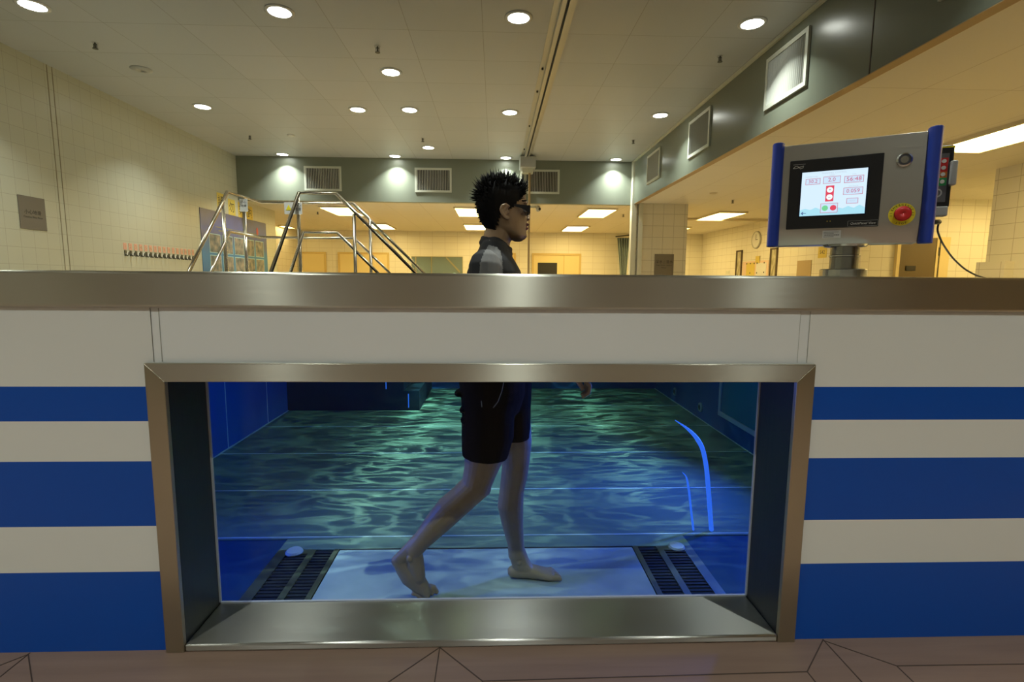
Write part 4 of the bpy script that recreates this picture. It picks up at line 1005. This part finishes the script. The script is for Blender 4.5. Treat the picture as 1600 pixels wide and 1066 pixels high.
me = remesh(body, .0030, 3)
bd = link('body', me, [M['skin'], M['lipskin']], pe, True)
LPZ = (hp(822,360).z, hp(822,349.5).z); LPX = hp(819.5,355).x; MZ = hp(822,354.3).z
for p_ in me.polygons:
    c = p_.center + ORG['person']
    if LPZ[0] < c.z < LPZ[1] and c.x > LPX and abs(c.y-PY-.015) < .030: p_.material_index = 1
# eyes and eyebrows
for s_, nm in ((-1,'eye'),(1,'eye')):
    MB(hx).ell(hp(817.5,328.5,s_*.030), (.0115,.0125,.0115)).build('eye', mat('eye_white', (.6,.58,.55), .2), pe, smooth=True)
    MB(hx).tube([hp(813,316.5,s_*.050), hp(819.5,315.5,s_*.035), hp(823,317.5,s_*.016)], [.0025,.004,.0035], 8).build('eyebrow', M['hair'], pe, smooth=True)
# hair: scalp cap plus spikes
def hair_limit(py):
    pts = [(280,822),(300,820.5),(306,817),(312,812),(318,807.5),(324,801),(330,796),(336,786),(340,779.5),(352,774),(362,767),(366,758)]
    for (a, xa), (b_, xb) in zip(pts, pts[1:]):
        if a <= py <= b_: return xa+(xb-xa)*(py-a)/(b_-a)
    return 740
def interp(py):
    for a, b_ in zip(SEC, SEC[1:]):
        if a[0] <= py <= b_[0]:
            u = (py-a[0])/(b_[0]-a[0]); return tuple(a[i]+(b_[i]-a[i])*u for i in range(5))
    return SEC[0] if py < SEC[0][0] else SEC[-1]
def off_at(py, top=.010): return .016 if py < 296 else (.013 if py < 325 else max(.004, .013-(py-325)*.0003))
hr_ = MB(hx); rws = []; seg = 60
pys = [287.5,288.5,290,292,295]+[298+i*2.3 for i in range(30)]
for j, py in enumerate(pys):
    s5 = interp(py); base = sec_ring(None, py, s5[1], s5[2], s5[3], s5[4], 0, seg); row = []
    for k in range(seg):
        ct = math.cos(2*math.pi*k/seg); sd = abs(math.sin(2*math.pi*k/seg))
        o_ = (.004+.014*max(0, -ct)**1.2) if py > 298 else .008
        if ct > .2 and py > 298: o_ = .004+.004*max(0, 1-(py-298)/10)
        p_ = Vector(base[k]); c_ = Vector((HC.x-.005, PY, HC.z+.0)); n_ = (p_-c_); n_.z *= .6; n_.normalize()
        p_ = p_+n_*o_ + Vector((0,0,.004 if py < 296 else 0))
        row.append(p_)
    rws.append(row)
vs = [[None]*seg for _ in rws]
def gv(i, k):
    if vs[i][k] is None: vs[i][k] = hr_.v(rws[i][k])
    return vs[i][k]
for i in range(len(pys)-1):
    for k in range(seg):
        x = (rws[i][k].x+rws[i][(k+1)%seg].x)/2; lim = hp(hair_limit((pys[i]+pys[i+1])/2), 330).x
        if x < lim:
            side_short = abs(rws[i][k].y-PY) > .045 and pys[i] > 301 and rws[i][k].x > hp(768,330).x
            hr_.face([gv(i,k), gv(i,(k+1)%seg), gv(i+1,(k+1)%seg), gv(i+1,k)], 1 if side_short else 0)
hr_.face([gv(0,k) for k in range(seg)][::-1])
rnd = random.Random(3)
def spike(b0, d, L, r):
    d = d.normalized(); a = d.orthogonal().normalized(); b_ = d.cross(a); pts = []
    bend = Vector((rnd.uniform(-.25,.25), rnd.uniform(-.25,.25), rnd.uniform(-.1,.2)))
    rg = []
    for u, rr_ in ((0,1),(.5,.6)):
        c = b0+d*L*u+bend*L*.2*u*u; rg.append([hr_.v(c+(a*math.cos(t_)+b_*math.sin(t_))*r*rr_) for t_ in (0,1.57,3.14,4.71)])
    tip = hr_.v(b0+d*L+bend*L*.25)
    for k in range(4):
        hr_.face([rg[0][k], rg[0][(k+1)%4], rg[1][(k+1)%4], rg[1][k]]); hr_.face([rg[1][k], rg[1][(k+1)%4], tip])
EC = hp(784, 307.5); ERX, ERY, ERZ = .0985, .071, .069; PXM = .00259
def ept(ph, th, k=1.0): return Vector((EC.x+ERX*k*math.sin(ph)*math.cos(th), PY+ERY*k*math.sin(ph)*math.sin(th), EC.z+ERZ*k*math.cos(ph)))
def epy(z): return 308-(z-EC.z)/PXM
def inside_hairline(p, m_=0): return p.x < hp(hair_limit(max(280.5, epy(p.z))), 330).x + m_
NP, NT = 14, 48; grid = {}
def gp(i, k):
    if (i, k%NT) not in grid: grid[(i, k%NT)] = hr_.v(ept(R(112)*i/NP, 2*math.pi*(k%NT)/NT))
    return grid[(i, k%NT)]
for i in range(1, NP):
    for k in range(NT):
        c = ept(R(112)*(i+.5)/NP, 2*math.pi*(k+.5)/NT)
        if inside_hairline(c) and (abs(c.y-PY) < .060 or c.z > EC.z+.012 or c.x < hp(765,300).x):
            hr_.face([gp(i,k), gp(i,k+1), gp(i+1,k+1), gp(i+1,k)])
hr_.face([gp(1,k) for k in range(NT)])
cnt = 0
while cnt < 850:
    ph = math.acos(1-rnd.random()*(1-math.cos(R(108)))); th = rnd.uniform(0, 2*math.pi); p_ = ept(ph, th, .97)
    if not inside_hairline(p_, -.002): continue
    if abs(p_.y-PY) > .055 and p_.z < EC.z+.022 and p_.x > hp(768,300).x: continue
    n_ = Vector((math.sin(ph)*math.cos(th)/ERX, math.sin(ph)*math.sin(th)/ERY, math.cos(ph)/ERZ)).normalized()
    d = n_*1.0+Vector((rnd.uniform(-.25,.25), rnd.uniform(-.2,.2), (.75 if p_.x > EC.x+.03 else .4) if p_.z > EC.z+.02 else .10))
    L = rnd.uniform(.018,.044)*(.9 if p_.x < EC.x+.05 else 1.0) if p_.z > EC.z+.02 else rnd.uniform(.014,.034)
    spike(p_-n_*.004, d, L, rnd.uniform(.0022,.0038)); cnt += 1
cnt = 0
while cnt < 230:     # longer waxed tufts
    ph = math.acos(1-rnd.random()*(1-math.cos(R(100)))); th = rnd.uniform(0, 2*math.pi); p_ = ept(ph, th, .96)
    if not inside_hairline(p_, -.002) or (abs(p_.y-PY) > .050 and p_.z < EC.z+.03 and p_.x > hp(768,300).x): continue
    n_ = Vector((math.sin(ph)*math.cos(th)/ERX, math.sin(ph)*math.sin(th)/ERY, math.cos(ph)/ERZ)).normalized()
    d = n_+Vector((rnd.uniform(-.15,.15), rnd.uniform(-.2,.2), 1.1 if p_.x > EC.x+.04 else (.35 if p_.z > EC.z+.02 else .15)))
    spike(p_-n_*.004, d, rnd.uniform(.034,.052)*(1 if p_.z > EC.z+.02 else .85), .0045); cnt += 1
k_ = 0
while k_ < 260:      # short spikes down the nape
    i = rnd.randrange(14, 26); k = rnd.randrange(seg); p_ = rws[i][k]
    if p_.x > hp(762,330).x: continue
    n_ = (p_-Vector((EC.x, PY, p_.z))).normalized(); spike(p_-n_*.004, n_+Vector((0,0,-.3+rnd.uniform(-.2,.3))), rnd.uniform(.006,.016), .003); k_ += 1
hr_.build('hair', [M['hair'], M['hairside']], pe, smooth=True)
# glasses
gl = MB(hx)
for s_ in (-1, 1):
    yy = s_*.0735
    poly = [(786,322.5),(797,322.8),(819,324.4),(824.2,324.7),(824.4,335.5),(821,334.6),(811,329.3),(797,325.4),(786,325.5)]
    gl.prism([hp(x, y, yy-.0018) for x, y in poly], (0,.0036,0))
gfx = hp(823.4,330).x
for s_ in (-1, 1):
    y0, y1 = sorted((PY+s_*.008, PY+s_*.073)); za, zc = hp(825,337).z, hp(825,324.6).z
    gl.box(gfx-.001, gfx+.003, y0, y1, zc-.006, zc); gl.box(gfx-.001, gfx+.003, y0, y1, za, za+.003)
    gl.box(gfx-.001, gfx+.003, y0, y0+.004, za, zc); gl.box(gfx-.001, gfx+.003, y1-.004, y1, za, zc)
gl.box(gfx-.001, gfx+.003, PY-.009, PY+.009, hp(825,330).z, hp(825,326).z)
gs = gl.build('glasses', M['black'], pe)
gl = MB(hx)
for s_ in (-1, 1):
    y0, y1 = sorted((PY+s_*.010, PY+s_*.071)); gl.box(gfx+.0002, gfx+.0014, y0, y1, hp(825,336).z, hp(825,325).z)
gl.build('lenses', M['lensglass'], gs)
# shirt
sh = MB()
sh.tube([t_[0]+Vector((0,0,-.004)) for t_ in T[1:]], [(a+.009, b_+.009) for _, a, b_ in T[1:]], 28, side=SIDE)
for arm in (ARMN, ARMF): sh.tube(arm[:4], [r+.008 for r in AR[:4]], 18)
# stand collar leaning forward
cl = [(757,377,.010),(764,381,.010),(776,383,.010),(790,392,.010)]
ring = []
ca, cb_ = hp(753.5,373.5), hp(797.5,391.5)
for k in range(28):
    a = 2*math.pi*k/28; u = (1-math.cos(a))/2
    c = ca.lerp(cb_, u); ring.append(Vector((c.x, PY+.062*math.sin(a), c.z)))
sh.tube(ring, [(.013,.007)]*28, 10, side=None, closed=True)
sh.tube([v_+Vector((-.002,0,-.014)) for v_ in ring], .012, 10, closed=True)
sm_me = remesh(sh, .0042, 5)
so = link('shirt', sm_me, [M['shirt'], M['shirtgrey']], pe, True)
def inpoly(x, y, P):
    c = False; n = len(P)
    for i in range(n):
        (x1, y1), (x2, y2) = P[i], P[(i+1)%n]
        if (y1 > y) != (y2 > y) and x < (x2-x1)*(y-y1)/(y2-y1)+x1: c = not c
    return c
GP = [(749,436),(751,412),(756,398),(761,386),(763,381.5),(776,385),(782,391),(785,405),(786,436)]
GPW = [(atY(x, y, 1.90).x, atY(x, y, 1.90).z) for x, y in GP] + [(.0,-.2),(-.09,-.2)]
for p_ in sm_me.polygons:
    c = p_.center + ORG['person']
    if abs(c.y-PY) > .055 and inpoly(c.x if c.y < PY else c.x-.03, c.z, GPW): p_.material_index = 1
# short pale strap stripe at the collar
MB().bar([atY(764.5,375.5,1.965), atY(775.5,384.5,1.945)], .0026, 8).build('collar_stripe', M['shirtgrey'], pe, smooth=True)
# shorts
so_ = MB()
nl = [((762,575),.12,.10),((766,610),.118,.105),((763,640),.104,.100),((762,680),.104,.098),((758,706),.094,.094),((757.5,713),.090,.092)]
so_.tube([g(*p, NYL+.005) for p, a, b_ in nl], [(a, b_) for p, a, b_ in nl], 28, side=SIDE, cap=False)
fl = [((788,575),.11,.10),((796,610),.096,.100),((803,645),.072,.092),((806,670),.062,.088),((806.5,683),.058,.086)]
so_.tube([g(*p, FYL-.005) for p, a, b_ in fl], [(a, b_) for p, a, b_ in fl], 28, side=SIDE, cap=False)
so_.tube([Vector((-.005,PY,-.28)), Vector((-.01,PY,-.36)), Vector((-.005,PY,-.46))], [(.115,.160),(.135,.172),(.13,.172)], 28, side=SIDE)
# loose folds along the back edge
for px_, py_ in ((711,614),(719,640),(720.5,656)): so_.ell(g(px_+6, py_, NYL), (.018,.05,.012))
shm = remesh(so_, .0042, 3)
sho = link('shorts', shm, [M['shorts']], pe, True)
ds = MB().tube([g(787,598,1.872), g(784,612,1.872), g(778,628,1.870), g(771,637,1.872)], .0012, 6).tube([g(752,627,1.872), g(753,636,1.872)], .0014, 6)
ds.build('drawstring', M['string'], pe)

# ------------------------------------------------------------------ lift everything so that the deck is at z = 0
for o in list(COL.objects):
    if o.parent is None: o.location.z += H
# striped and banded materials read object coordinates, which stay in eye-height units
